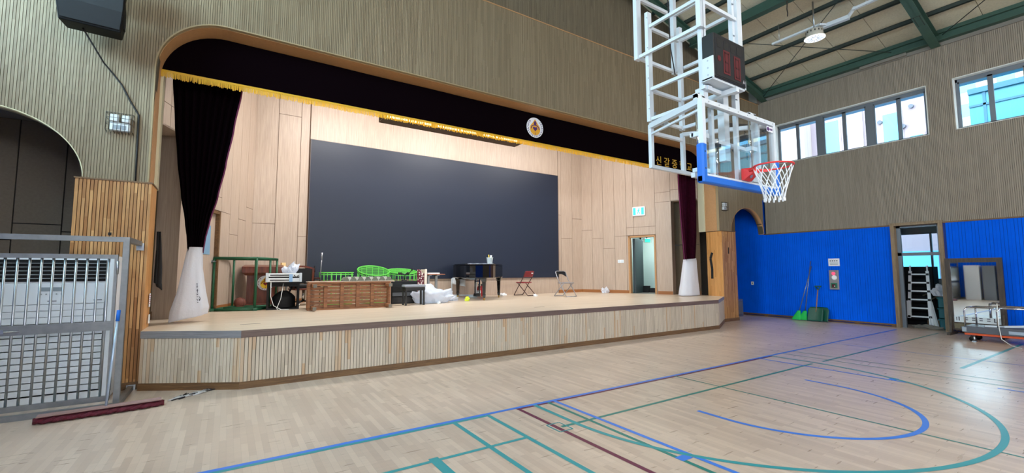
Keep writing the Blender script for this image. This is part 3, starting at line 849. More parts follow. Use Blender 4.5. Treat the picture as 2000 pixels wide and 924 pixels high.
# ------------------------------------------------------------------ curtains, valance, stage light bar
def curtain(name, label, rows, yc, folds, bag_rows, loc_y_amp=.05, cm=M_VELVET, hem=1):
    r = thing(name, label, 'curtain', (0, 0, 0), 0, 'stage curtains tied in plastic bags')
    def interp(rows, z):
        for (z0, a0, b0), (z1, a1, b1) in zip(rows, rows[1:]):
            if z1 <= z <= z0:
                t = (z-z1)/(z0-z1); t2 = t*t*(3-2*t)*.5+t*.5
                return a1+(a0-a1)*t2, b1+(b0-b1)*t2
        return rows[-1][1:]
    zt, zb = rows[0][0], rows[-1][0]
    def fn(u, v):
        z = zt+(zb-zt)*v; a, c = interp(rows, z)
        ph = folds*2*pi*u
        w = (c-a)
        return (a+w*u+.012*sin(ph*2+1), yc+loc_y_amp*sin(ph)*(.6+.4*v)+.03*sin(3*u*pi+v*4), z)
    b = B(); b.grid(fn, folds*8, 44)
    b.build('cloth', cm, r, solid=.006)
    b = B()
    hu = .995 if hem > 0 else .005
    b.tube([fn(hu, v/44) for v in range(45)], .016, 6)
    b.build('edge_hem', M_HEM, r)
    n = 40
    def bag(u, v):
        k = v*(len(bag_rows)-1); i = min(int(k), len(bag_rows)-2); t = k-i
        z0, a0, c0, d0, s0 = bag_rows[i]; z1, a1, c1, d1, s1 = bag_rows[i+1]
        L_ = lambda p, q: p+(q-p)*t
        z, a, c, d, s_ = L_(z0,z1), L_(a0,a1), L_(c0,c1), L_(d0,d1), L_(s0,s1)
        ang = 2*pi*u; cx = (a+c)/2; rx = (c-a)/2
        ex = abs(cos(ang))**.8*(1 if cos(ang) > 0 else -1)
        w = 1+.05*sin(ang*7+v*3)+.035*sin(ang*13-v*7)
        return (cx+rx*ex*(1+.02*sin(ang*9+v*5)), yc+d*sin(ang)*w, z+s_*cos(ang))
    b = B(); b.grid(bag, n, 36, closed_u=True)
    m = len(b.v)-n
    b.f.append(list(range(m, m+n))); b.m.append(0); b.sm.append(False)
    k = b.build('plastic_bag', M_BAG, r)
    return r, k, bag
def K(rows, k):
    return [(1.65+(r_[0]-1.65)*k, r_[1]*k, r_[2]*k)+tuple(r_[3:]) for r_ in rows]
cl, bagl, bag_fn = curtain('stage_curtain', 'dark stage curtain gathered into a white bag beside the slatted pilaster behind the fence',
    K([(6.3,-1.02,.30),(5.04,-.96,.09),(4.3,-.90,-.01),(3.6,-.83,-.11),(3.0,-.75,-.21),(2.56,-.67,-.31),(2.2,-.62,-.37),(1.98,-.60,-.39)], .953), 9.1, 9,
    K([(2.08,-.60,-.38,.09,0),(2.0,-.62,-.385,.12,0),(1.7,-.66,-.37,.16,0),(1.3,-.72,-.31,.2,.01),(1.0,-.80,-.25,.22,.03)], .953)+[(.886,-.775,-.25,.18,.064),(.886,-.70,-.32,.1,.05)])
hw = B()
def on_bag(u, v): return Vector(bag_fn(u, v))+Vector((.002, -.006, 0))
for u0, v0, u1, v1 in ((.80,.44,.815,.445),(.80,.465,.815,.46),(.807,.44,.807,.475),(.80,.49,.82,.49),(.81,.48,.81,.51),(.80,.52,.815,.53),(.815,.52,.80,.535),(.80,.55,.82,.55),(.83,.55,.84,.57),(.84,.57,.83,.59),(.83,.59,.825,.57),(.80,.57,.815,.59),(.805,.60,.815,.61)):
    hw.tube([on_bag(u0+(u1-u0)*t, v0+(v1-v0)*t) for t in (0, .5, 1)], .004, 5)
hw.build('handwriting', M_INK, bagl)
cr, bagr, _ = curtain('stage_curtain', 'dark maroon stage curtain gathered into a white bag beside the passage arch',
    [(6.3,12.47,13.33),(4.8,12.51,13.33),(3.54,12.55,13.33),(2.86,12.58,13.32),(2.38,12.61,13.28),(2.05,12.63,13.24),(1.94,12.65,13.22)], 9.02, 9,
    [(2.04,12.61,13.27,.08,.03),(1.96,12.63,13.25,.13,.03),(1.75,12.60,13.23,.16,.01),(1.41,12.53,13.26,.18,0),(1.07,12.45,13.29,.2,0),(.84,12.39,13.33,.2,0),(.825,12.46,13.28,.14,0)], .045, M_VELVETR, -1)

val = thing('stage_valance', 'long near-black valance with gold fringe across the stage opening', 'valance', (0,0,0))
b = B(); x = OX0+.026; nseg = 150; dx = (OX1-OX0-.052)/nseg
def vtop(q): return opening_top(q)-.03
for i in range(nseg):
    a, c = x+i*dx, x+(i+1)*dx
    ya, yc_ = 8.72+.006*sin(a*3.1), 8.72+.006*sin(c*3.1)
    za, zc = vtop(a+1e-3), vtop(c-1e-3)
    b.add([(a,ya,4.86),(c,yc_,4.86),(c,yc_,zc),(a,ya,za),(a,ya+.012,4.86),(c,yc_+.012,4.86),(c,yc_+.012,zc),(a,ya+.012,za)],
          [(0,1,2,3),(7,6,5,4),(0,4,5,1),(3,2,6,7)])
b.build('cloth', M_VELVET, val)
b = B(); b.box(OX0+.026, OX1-.026, 8.70, 8.712, 4.845, 4.88)
rr = random.Random(3); xx = OX0+.03
while xx < OX1-.05:
    w = .014; zl = 4.86-.085-rr.random()*.03; yy = 8.706+rr.uniform(-.008, .008); sk = rr.uniform(-.006, .006)
    b.add([(xx,yy-.002,4.85),(xx+w,yy-.002,4.85),(xx+w*.9+sk,yy-.003,zl),(xx+w*.1+sk,yy-.003,zl),(xx,yy+.003,4.85),(xx+w,yy+.003,4.85),(xx+w*.9+sk,yy+.002,zl),(xx+w*.1+sk,yy+.002,zl)],
          [(3,2,1,0),(4,5,6,7),(0,1,5,4),(2,3,7,6),(1,2,6,5),(3,0,4,7)])
    xx += .0155
b.build('fringe', M_GOLD, val)
def school_emblem(parent, M, rad, ringcol, drop, flame, name='emblem', flip=1):
    b = B(); b.lathe([(rad, 0), (rad, .008)], 48, M @ RX(pi/2)); e = b.build(name, ringcol, parent)
    def poly(pts, z, nm, m):
        q = B(); q.prism([(px*rad, py*rad) for px, py in pts], 0, .003, M @ T((0, -.008-z, 0)) @ RX(pi/2))
        q.build(nm, m, e)
    tear = []
    for i in range(48):
        a = 2*pi*i/48; rr_ = .62
        px, py = rr_*sin(a), -.1-rr_*cos(a)
        if py > .1:
            t = (py-.1)/.42; px *= (1-t*.55) if t < 1 else .3; py = .1+(py-.1)*1.75
        tear.append((px, py))
    tear = [(.62*sin(a), -.14-.62*cos(a)) for a in [pi*2*i/40 for i in range(-13, 14)]] + [(.3,.45),(.1,.72),(0,.84),(-.1,.72),(-.3,.45)]
    poly(tear, 0, 'flame_shape', drop)
    heart = []
    for i in range(40):
        t = 2*pi*i/40
        heart.append((.0165*16*sin(t)**3, -.12+.0165*(13*cos(t)-5*cos(2*t)-2*cos(3*t)-cos(4*t))))
    poly(heart[::-1], .003, 'heart_shape', flame)
    head = [(.16*sin(2*pi*i/24)*(1 if cos(2*pi*i/24) < .3 else .75), .42+.2*cos(2*pi*i/24)*(1.3 if cos(2*pi*i/24) > 0 else 1)) for i in range(24)]
    poly(head[::-1], .003, 'flame_head', flame)
    for s in (-1, 1):
        q = B()
        pts = [(.02*s,.24),(.18*s,.22),(.36*s,.14),(.46*s,0),(.48*s,-.16)]
        for p1, p2 in zip(pts, pts[1:]):
            q.bar(M @ Vector((p1[0]*rad, -.013, p1[1]*rad)), M @ Vector((p2[0]*rad, -.013, p2[1]*rad)), .09*rad, .003, M.to_3x3() @ Vector((0,1,0)))
        q.build('arm_shape', flame, e)
    q = B()
    q.bar(M @ Vector((0,-.013,-.5*rad)), M @ Vector((0,-.013,-.72*rad)), .05*rad, .003, M.to_3x3() @ Vector((0,1,0)))
    
    q.build('stem_shape', flame, e)
    for i in range(22):
        a = R(-238+i*296/21)
        ca, sa = cos(a), sin(a)
        if sa > .72: continue
        q = B()
        p1 = Vector((ca*.78*rad, -.0095, sa*.78*rad)); p2 = Vector((ca*.93*rad, -.0095, sa*.93*rad))
        tgt = Vector((-sa, 0, ca))*.05*rad
        q.bar(M @ (p1-tgt), M @ (p2+tgt), .055*rad, .002, M.to_3x3() @ Vector((0,1,0)))
        if i % 2: q.bar(M @ (p1+tgt), M @ (p1*.35+p2*.65), .045*rad, .0024, M.to_3x3() @ Vector((0,1,0)))
        q.build('ring_letter', flame, e)
    return e
school_emblem(val, T((6.35, 8.706, 5.247)), .255, M_EMBWHITE, M_EMBORANGE, M_PURPLE)
for i, ch in enumerate('신갈중학교'):
    text_mesh('letter', ch, .315, M_GOLDT, val, T((11.10+i*.385, 8.703, 5.035)) @ FACE_NY, .003)

lb = thing('stage_light_bar', 'long dark light bar with glowing tubes hanging behind the gold fringe', 'light', (4.35, 9.12, 4.93))
b = B(); b.box(-1.75, 1.75, -.22, .14, -.085, -.065); b.box(-1.75, 1.75, .12, .14, -.085, .08); b.box(-1.75, 1.75, -.1, .14, .06, .08)
b.build('housing', mat('housing_brown', C(84,66,54), .6), lb)
for k in range(3): B().tube([(-1.65+k*1.15, -.15, -.02), (-.67+k*1.15, -.15, -.02)], .02, 10).build('tube_lamp', M_STRIP, lb)
for k in (-1.4, 1.4): B().bar((k, 0, .05), (k, 0, 2.04), .02, .02).build('hanger', M_BLACK, lb)

# ------------------------------------------------------------------ hanging loudspeakers, cable, emergency lights
for k, (z0, lab) in enumerate(((4.76, 'black hanging loudspeaker cabinet, lowest of the pair above the fence'), (5.27, 'black hanging loudspeaker cabinet, top one of the pair above the fence'))):
    sp = thing('loudspeaker', lab, 'loudspeaker', (-1.65, 7.72, z0+.11), R(4), 'hanging loudspeakers')
    b = B(); h = .46
    b.add([(-.30,-.10,0),(.30,-.10,0),(.28,.30,.06),(-.28,.30,.06),(-.33,-.20,h),(.33,-.20,h),(.31,.28,h-.03),(-.31,.28,h-.03),(-.325,-.18,h*.5),(.325,-.18,h*.5),(.305,.32,h*.5),(-.305,.32,h*.5)],
          [(3,2,1,0),(4,5,6,7),(0,1,9,8),(1,2,10,9),(2,3,11,10),(3,0,8,11),(8,9,5,4),(9,10,6,5),(10,11,7,6),(11,8,4,7)])
    b.build('cabinet', M_SPK, sp, bevel=.012)
    b = B(); b.add([(-.31,-.195,.25),(.31,-.195,.25),(.315,-.208,h-.02),(-.315,-.208,h-.02)], [(0,1,2,3)])
    b.add([(-.285,-.122,.03),(.285,-.122,.03),(.31,-.195,.25),(-.31,-.195,.25)], [(0,1,2,3)])
    b.build('grille', mat('speaker_grille', C(13,16,20), .7, bump=.2, bscale=400), sp, solid=.004)
    b = B(); b.box(.30, .325, .0, .12, .12, .36); b.build('side_handle', M_BLACKM, sp)
    if k:
        b = B()
        for sx in (-.25, .25): b.bar((sx, 0, h-.03), (sx, 0, roof_z(-1.6)-z0-.3), .02, .02)
        b.box(-.3, .3, -.03, .03, h-.02, h+.04); b.build('rigging', M_BLACKM, sp)
    else:
        B().box(-.31,-.25,-.02,.04,.40,.50).build('link_bracket', M_BLACKM, sp); B().box(.25,.31,-.02,.04,.40,.50).build('link_bracket', M_BLACKM, sp)
tag(B().tube([(-1.75,7.8,4.89),(-1.6,8.2,4.62),(-1.5,8.262,4.5),(-1.40,8.262,4.36),(-1.30,8.262,4.15),(-1.19,8.262,3.95),(-1.187,8.262,3.6),(-1.185,8.262,3.3),(-1.18,8.262,2.97)], .011, 6).build('speaker_cable', M_CABLE),
    'black cable hanging from the loudspeaker down the slatted wall to the pilaster', 'cable')
def emergency(label, x, z, s=1):
    e = thing('emergency_light', label, 'emergency light', (x, YW, z), 0, 'emergency lights in wire guards')
    B().rbox(-.11*s, .11*s, -.06, 0, -.1, .02, .01).build('housing', M_WHITE2, e)
    for sx in (-1, 1): B().rbox(sx*.065*s-.045*s, sx*.065*s+.045*s, -.08, -.01, .03, .13, .008).build('lamp_head', M_WHITE2, e)
    B().box(-.07*s, .07*s, -.064, -.06, -.08, -.02).build('label_plate', mat('plate_grey', C(150,160,170), .5), e)
    b = B(); w, h0, h1, d = .145*s, -.13, .16, -.12
    for i in range(8):
        xx = -w+2*w*i/7
        b.tube([(xx, -.002, h1), (xx, d, h1-.02), (xx, d, h0+.02), (xx, -.002, h0)], .0035, 5)
    for zz in (h0+.02, h0+.12, h0+.2, h1-.02): b.tube([(-w, -.002, zz), (-w, d, zz), (w, d, zz), (w, -.002, zz)], .0035, 5)
    b.build('wire_guard', M_WIREG, e)
emergency('white twin emergency light in a wire guard beneath the hanging loudspeakers', -1.385, 3.77)
emergency('white twin emergency light in a guard beside the arch to the passage', 13.79, 3.76, .8)

# ------------------------------------------------------------------ steel gate, air conditioner, mop
fe = thing('steel_gate', 'galvanised steel bar gate in a square tube frame before the air conditioner', 'gate', (-1.07, 7.2, 0))
Lf = -2.85
b = B()
b.box(-.03, .03, -.03, .03, 0, 2.08); b.box(Lf+.06, -.03, -.03, .03, 2.02, 2.08); b.box(Lf+.06, -.03, -.03, .03, .0, .06); b.box(Lf, Lf+.06, -.03, .03, 0, 2.08)
b.box(-.03, .03, .03, .93, 2.02, 2.08); b.box(-.03, .03, .03, .95, 0, .06)
b.build('outer_frame', M_GALV, fe)
g = B()
for z0, z1 in ((1.81, 1.86), (.94, 1.05), (.10, .16)): g.box(Lf+.1, -.10, -.02, .02, z0, z1)
g.box(-.10, -.07, -.02, .02, .10, 1.86)
g.build('gate_leaf', M_GALV, fe)
n = 0; xx = -.155
while xx > Lf+.12:
    B().tube([(xx, 0, .16), (xx, 0, 1.81)], .0125, 8).build('bar', M_STEEL, fe); xx -= .0965
for z0 in (1.62, .22): B().tube([(-.07, -.012, z0), (-.07, -.012, z0+.16)], .013, 8).build('hinge', M_STEEL, fe)
B().box(-.04, .045, .965, .983, 1.955, 2.06).build('wall_plate', M_STEEL, fe); B().box(-.05, .05, .95, .97, .0, .07).build('wall_plate', M_STEEL, fe)
b = B(); b.tube([(-.86, -.03, .985), (-1.15, -.03, .985)], .008, 6); b.box(-1.02, -.98, -.04, -.015, .965, 1.005); b.build('slide_bolt', M_STEEL, fe)

ac = thing('air_conditioner', 'wide white standing air conditioner with black top louvres behind the gate', 'air conditioner', (-1.81, 7.72, 0))
W = .57
B().rbox(-W, W, -.02, .42, 0, 1.86, .02).build('case', M_ACW, ac)
B().box(-W+.05, W-.09, -.03, -.02, 1.53, 1.80).build('outlet', M_BLACKM, ac)
b = B()
for k in range(5): b.box(-W+.05, W-.09, -.045, -.025, 1.565+k*.047, 1.573+k*.047)
b.build('louvre_slat', mat('louvre_grey', C(150,156,160), .5), ac)
b = B(); b.rbox(-W+.05, W-.09, -.032, -.018, 1.27, 1.51, .006); b.build('front_panel', M_ACW, ac)
B().box(-.13, .09, -.036, -.032, 1.41, 1.46).build('display', mat('display_grey', C(140,152,160), .3), ac)
for k in range(5): B().lathe([(.008, 0), (.008, .004)], 10, T((-.10+k*.045, -.032, 1.375)) @ RX(pi/2)).build('button', mat('button_grey', C(150,160,166), .4) if k == 0 else bpy.data.materials['button_grey'], ac)
b = B()
zz = .16
while zz < 1.26:
    b.box(-W+.05, W-.09, -.034, -.018, zz, zz+.067 if zz < .98 else zz+.072); zz += .078
b.build('intake_slat', M_ACW, ac)
B().box(-W+.045, W-.085, -.02, -.0195, .14, 1.27).build('intake_slot', M_ACGAP, ac)
for xx in (-.5, -.04, .38): B().box(xx, xx+.08, -.0365, -.034, 1.285, 1.293).build('model_mark', M_INK, ac)

mo = thing('dust_mop', 'long maroon dust mop with blue-tipped steel handle leaning on the gate', 'mop', (-1.15, 6.98, 0))
b = B()
def mopfn(u, v):
    a = 2*pi*u; t = v*2-1; xx = t*.56; wv = .085*(1-abs(t)**6)**.5+.004
    return (xx, wv*cos(a)+(.012*sin(xx*60+a*2)), max(.002, .03+.03*sin(a)+.008*sin(xx*85+a*5)))
b.grid(mopfn, 28, 110, closed_u=True); b.build('mop_yarn', M_MOP, mo, M=RZ(R(6)))
B().box(-.53, .53, -.06, .06, .074, .086, RZ(R(6))).build('mop_top', M_MOPTOP, mo)
B().tube([(.02, .02, .06), (.035, .10, .6), (.048, .172, 1.05)], .0125, 10).build('handle', mat('mop_handle_blue_grey', C(176,196,218), .3, .4), mo)
B().tube([(.048, .172, 1.05), (.052, .192, 1.18)], .019, 10).build('grip', M_PADBLUE, mo)
b = B(); b.box(-.05, .05, -.03, .05, .066, .085); b.build('socket', M_STEEL, mo)
rg = B(); rr = random.Random(5)
for i in range(34):
    t = rr.random(); x0 = -.55+t*.42+rr.uniform(-.04,.04); y0 = 7.2+t*.32+rr.uniform(-.05,.05); a = R(38)+rr.uniform(-.25,.25); L_ = rr.uniform(.08,.3)
    rg.mi = 0 if rr.random() < .5 else 1
    rg.tube([(x0, y0, .006), (x0+cos(a)*L_*.5, y0+sin(a)*L_*.5, .012), (x0+cos(a+.2)*L_, y0+sin(a+.2)*L_, .008)], rr.uniform(.006,.012), 5)
tag(rg.build('torn_rag', [mat('rag_black', C(40,36,40), .9), mat('rag_grey', C(186,184,184), .9)]), 'torn strip of grey and black rag on the floor at the stage corner', 'rag')

# ------------------------------------------------------------------ pilaster notices, hanging cloth, strap
nt_ = thing('paper_notice', 'white paper notice with red print on the pilaster beside the gate', 'notice', (-.973, 8.60, 1.22))
B().box(0, .003, -.06, .06, -.1, .1).build('sheet', M_PAPER, nt_)
b = B(); 
for k in range(5): b.box(.003, .004, -.045, .045-.01*(k % 3), .065-k*.03, .075-k*.03)
b.build('printed_text', M_REDINK, nt_)
s2 = thing('light_switch', 'white light switch low on the pilaster beneath the paper notice', 'switch', (-.973, 8.58, .94))
B().rbox(0, .014, -.04, .04, -.065, .065, .004).build('plate', M_WHITE2, s2); B().box(.014, .018, -.012, .012, -.03, .03).build('rocker', M_WHITE, s2)
hc = B()
def hfn(u, v):
    return (-.955+.09*u*(.4+v*.6)+.01*sin(u*9), 8.80+.012*sin(u*12+v*3), 2.28-.80*v-(.12*u if v > .8 else 0))
hc.grid(hfn, 14, 20)
tag(hc.build('hanging_cloth', M_BLACKM, solid=.02), 'black cloth hanging on the stage side of the pilaster by the gate', 'cloth')
st = B()
for i, (p, q) in enumerate((((13.488,8.55,2.24),(13.488,8.62,2.05)), ((13.488,8.62,2.05),(13.488,8.57,1.7)), ((13.488,8.57,1.7),(13.488,8.58,1.38)))): st.bar(p, q, .02, .07, (0,1,0))
tag(st.build('hanging_strap', M_BLACKM), 'black strap hanging on the orange side of the pilaster beside the passage', 'strap')

# ------------------------------------------------------------------ basketball hoop
bh = thing('basketball_hoop', 'white telescoping ceiling-hung basketball frame with glass backboard and orange rim', 'basketball hoop', (5.97, 3.28, 0))
ox, oy = 5.97, 3.28
YB = 0.0
def wbar(name, p, q, w=.06, h=None, m=M_WHITE, par=bh):
    return B().bar(p, q, w, h or w).build(name, m, par)
XW = .925; BZ0, BZ1 = 2.83, 3.885
b = B()
b.box(-XW, -XW+.065, -.02, .05, BZ0, BZ1); b.box(XW-.065, XW, -.02, .05, BZ0, BZ1); b.box(-XW+.065, XW-.065, -.02, .05, BZ1-.06, BZ1); b.box(-XW+.065, XW-.065, -.02, .05, BZ0, BZ0+.06)
b.build('board_frame', M_WHITE, bh)
B().box(-XW+.06, XW-.06, .0, .012, BZ0+.05, BZ1-.055).build('backboard', M_GLASS, bh)
for k in range(8): B().lathe([(.008, 0), (.008, .004)], 8, T((-XW+.15+k*.232, -.02, BZ1-.03)) @ RX(pi/2)).build('bolt', M_STEEL, bh)
pb = B(); t = .045
pb.rbox(-XW-t, XW+t, -.035, .065, BZ0-.06, BZ0+.035, .02)
for s in (-1, 1):
    xa, xb = sorted((s*(XW+t), s*(XW-.055)))
    pb.rbox(xa, xb, -.037, .067, BZ0-.062, BZ0+.45, .02)
pad = pb.build('padding', M_PADBLUE, bh)
b = B()
for s in (-1, 1):
    for zz in (BZ0+.12, BZ0+.34): b.lathe([(.011, 0), (.011, .004)], 10, T((s*(XW-.005), -.035, zz)) @ RX(pi/2))
b.build('pad_screw', M_INK, pad)
# logo plate on the board corner
lg = B().box(XW-.26, XW-.09, -.024, -.021, BZ1-.17, BZ1-.09).build('maker_plate', mat('plate_white_blue', C(226,226,238), .4), bh)
b = B(); b.lathe([(.03, 0), (.03, .002)], 14, T((XW-.225, -.024, BZ1-.13)) @ RX(pi/2))
for k in range(4): b.box(XW-.18+k*.02, XW-.166+k*.02, -.0255, -.024, BZ1-.145, BZ1-.115)
b.build('plate_mark', M_PURPLE, lg)
# rim, bracket, net
RXc, RYc, RZc = .03, -.39, 3.03
b = B(); b.tube([(RXc+.235*cos(2*pi*i/40), RYc+.235*sin(2*pi*i/40), RZc) for i in range(40)], .011, 10, closed=True)
rim = b.build('rim', M_RED, bh)
b = B(); b.box(RXc-.1, RXc+.1, -.05, -.02, RZc-.14, RZc+.02)
b.add([(RXc-.1,-.05,RZc+.02),(RXc+.1,-.05,RZc+.02),(RXc+.085,-.165,RZc+.012),(RXc-.085,-.165,RZc+.012),(RXc-.1,-.05,RZc-.14),(RXc+.1,-.05,RZc-.14),(RXc+.07,-.165,RZc-.05),(RXc-.07,-.165,RZc-.05)],
      [(0,3,2,1),(4,5,6,7),(0,4,7,3),(1,2,6,5),(3,7,6,2)])
for s in (-1, 1): b.bar((RXc+s*.08, -.12, RZc-.02), (RXc+s*.19, RYc+.12, RZc-.01), .015, .03)
b.build('rim_bracket', M_RED, bh)
b = B(); b.lathe([(.025, 0), (.025, .006)], 14, T((RXc-.03, -.115, RZc-.095)) @ RX(pi/2+.5)); b.lathe([(.02, 0), (.02, .006)], 14, T((RXc-.05, -.08, RZc+.017)))
b.build('bracket_bolt', M_STEEL, bh)
nb = B(); ns = 12
def netr(t): return .228*(1-t)**1.5+.115*(1-(1-t)**1.5)+.01*sin(t*pi)
for k in range(ns):
    for s in (-1, 1):
        pts = []
        for j in range(13):
            t = j/12; a = 2*pi*(k+s*t*2.0)/ns + (0 if True else 0)
            z = RZc-.02-.43*t
            pts.append((RXc+netr(t)*cos(a), RYc+netr(t)*sin(a), z))
        nb.tube(pts, .0055, 5)
    a = 2*pi*k/ns
    nb.lathe([(.012, -.02), (.014, 0), (.01, .025)], 8, T((RXc+netr(1)*cos(a), RYc+netr(1)*sin(a), RZc-.455)))
nb.build('net', M_NET, rim)
# tower: three telescoping stages
TX0, TX1, TY0, TY1 = 5.53-ox, 6.33-ox, 3.54-oy, 4.47-oy
ZT0, ZT1, ZT2, ZT3 = 3.26, 4.55, 5.85, 8.6
def tower(name, x0, x1, y0, y1, z0, z1, rungs, w=.06):
    top = wbar(name, (x0, y1, z0), (x0, y1, z1), w*1.5, w)
    par = top
    for (xa, ya) in ((x0, y0), (x1, y0), (x1, y1)): wbar('post', (xa, ya, z0), (xa, ya, z1), w*1.75 if ya == y0 else w*1.2, w, par=par)
    for zr in rungs:
        for nm, p, q in (('rung', (x0,y0,zr), (x0,y1,zr)), ('rung', (x1,y0,zr), (x1,y1,zr)), ('rung', (x0,y1,zr), (x1,y1,zr))):
            wbar(nm, p, q, .045, .05, par=par)
    return top
t2 = tower('middle_stage', TX0, TX1, TY0, TY1, 4.0, 5.8, [4.04, 4.52, 5.56], .062)
t3 = tower('upper_stage', TX0-.07, TX1+.07, TY0-.04, TY1+.16, 5.06, 8.75, [5.10, 6.12, 7.0, 7.9], .07)
wbar('rung', (TX0-.07, TY0-.04, 5.46), (TX1+.07, TY0-.04, 5.46), .05, par=t3)
for xx, yy in ((TX0, TY1+.01), (TX0, TY0-.01), (TX1, TY0-.01)):
    for zz in (4.2, 4.42, 4.7, 4.9, 5.2, 5.7, 6.0): B().lathe([(.009, 0), (.009, .036)], 6, T((xx-.02, yy-.03, zz)) @ RY(-pi/2)).build('frame_bolt', M_STEEL, bh)
# lower frame carrying the board
lf = wbar('lower_frame', (TX0, TY1, 3.26), (TX0, TY1, 3.95), .06)
wbar('frame_bar', (TX0, TY1, 3.28), (TX1+.7, TY1, 3.28), .055, par=lf); wbar('frame_bar', (TX1, TY1, 3.28), (TX1, TY1, 3.95), .06, par=lf)
wbar('frame_bar', (TX0, TY1, 3.93), (-XW+.03, .03, BZ1-.03), .07, .08, par=lf); wbar('frame_bar', (TX0, TY1, 3.80), (-XW+.06, .05, BZ1-.13), .04, .03, par=lf)
wbar('frame_bar', (TX1, TY1, 3.93), (XW-.03, .03, BZ1-.03), .06, par=lf)
wbar('frame_bar', (TX0, TY1, 3.83), (TX1, TY1, 3.83), .05, par=lf)
# board carrier: two inverted U guides with chrome rods, mid post, actuator
for xx in (-.67, .62):
    gd = B(); gd.box(xx-.03, xx+.03, .12, .17, 2.95, 4.0); gd.box(xx-.16, xx+.03, .12, .17, 3.95, 4.01); gd.box(xx-.16, xx-.12, .12, .17, 3.9, 4.0)
    gd = gd.build('guide_frame', M_WHITE, bh)
    B().tube([(xx-.14, .14, 2.95), (xx-.14, .14, 3.97)], .016, 10).build('guide_rod', M_CHROME, gd)
    B().box(xx-.18, xx+.05, .09, .2, 3.42, 3.48).build('guide_clamp', M_WHITE, gd); B().box(xx-.18, xx+.05, .09, .2, 2.95, 3.0).build('guide_clamp', M_WHITE, gd)
for xx in (-.55, .05, .62): wbar('carrier_post', (xx, .1, 2.86), (xx, .1, 3.86), .055)
wbar('mast', (.12, .32, 3.25), (.12, .32, 5.0), .13, .1); wbar('carrier_rail', (-.85, .2, 3.45), (.8, .2, 3.45), .05); wbar('carrier_rail', (-.9, .16, 2.9), (.8, .16, 2.9), .06)
b = B(); b.tube([(-.28, .2, 2.95), (-.28, .2, 3.4)], .014, 10); b.tube([(-.28,.2,3.4),(-.28,.2,3.5)], .035, 10); b.build('actuator', M_CHROME, bh)
b = B(); b.box(-.33, -.23, .16, .24, 3.36, 3.42); b.build('actuator_head', M_BLACK, bh)
b = B(); b.tube([(.12,.2,3.4),(.18,.18,3.32),(.2,.17,3.1),(.22,.18,2.98)], .012, 6); b.build('control_cable', M_CABLE, bh)
b = B(); b.tube([(-.2, TY1-.1, 6.9), (-.12, TY1-.15, 6.0), (-.02, TY1-.1, 5.3), (.05, TY1-.12, 4.85)], .01, 6); b.tube([(TX0+.05, TY0+.06, 6.8), (TX0+.06, TY0+.05, 5.6), (TX0+.05, TY0+.05, 4.4)], .01, 6); b.build('lift_cable', M_CABLE, bh)
b = B(); b.tube([(TX0+.05, TY1-.05, 3.95), (TX0+.05, TY1-.05, 4.15)], .016, 8); b.box(-.2,-.1,TY1-.07,TY1,3.98,4.06); b.build('latch', M_STEEL, bh)

sc_ = thing('shot_clock', 'black shot clock with two dark red digits hung on the basketball frame', 'clock', (5.78, 3.34, 4.575))
B().rbox(-.385, .385, -.06, .12, -.31, .31, .012).build('case', M_BLACK, sc_)
B().box(-.365, .365, -.064, -.06, -.285, .29).build('face_panel', mat('clock_face', C(20,19,22), .6), sc_)
b = B()
for k in range(4): b.box(-.32+k*.16, -.21+k*.16, -.066, -.064, .12, .24)
b.build('upper_display', M_BLACK, sc_)
def digit(cx, cz, w, h, name):
    d = B().rbox(cx-w/2, cx+w/2, -.068, -.064, cz-h/2, cz+h/2, .001).build(name, M_DIGIT, sc_)
    b = B(); t = .02; w *= .62; h *= .84
    b.box(cx-w/2, cx+w/2, -.07, -.068, cz+h/2-t, cz+h/2); b.box(cx-w/2, cx+w/2, -.07, -.068, cz-t/2, cz+t/2); b.box(cx-w/2, cx+w/2, -.07, -.068, cz-h/2, cz-h/2+t)
    for s in (-1, 1): b.box(cx+s*(w/2-t/2)-t/2, cx+s*(w/2-t/2)+t/2, -.07, -.068, cz-h/2, cz+h/2)
    b.build('digit_segment_pattern', M_DIGIT2, d)
digit(-.10, -.06, .16, .34, 'digit'); digit(.16, -.08, .16, .34, 'digit')
b = B(); b.lathe([(.04, 0), (.04, .004)], 14, T((-.28, -.064, -.04)) @ RX(pi/2)); b.build('lamp_dot', M_DIGIT, sc_)
b = B(); b.add([(.29,-.066,-.26),(.34,-.066,-.26),(.315,-.066,-.21)], [(0,1,2)]); b.build('corner_mark', mat('mark_grey', C(150,150,156), .5), sc_, solid=.002)
b = B(); b.box(-.40, -.385, -.05, .12, -.33, -.02); b.box(.385, .40, -.05, .12, -.33, -.2); b.box(-.40, .40, -.03, .14, -.34, -.311); b.box(-.3, -.2, .1, .3, -.42, -.36); b.box(.05, .12, -.1, .34, -.44, -.37); b.box(-.35,.15,.12,.18,-.41,-.36)
b.build('bracket', M_WHITE, sc_)
b = B()
for k in range(3): b.lathe([(.012, 0), (.012, .004)], 8, T((-.40, .03, -.27+k*.1)) @ RY(-pi/2))
b.build('bracket_bolt', M_STEEL, sc_)
B().tube([(-.36, .1, .31), (-.36, .1, 2.3)], .005, 5).build('safety_wire', M_STEEL, sc_)

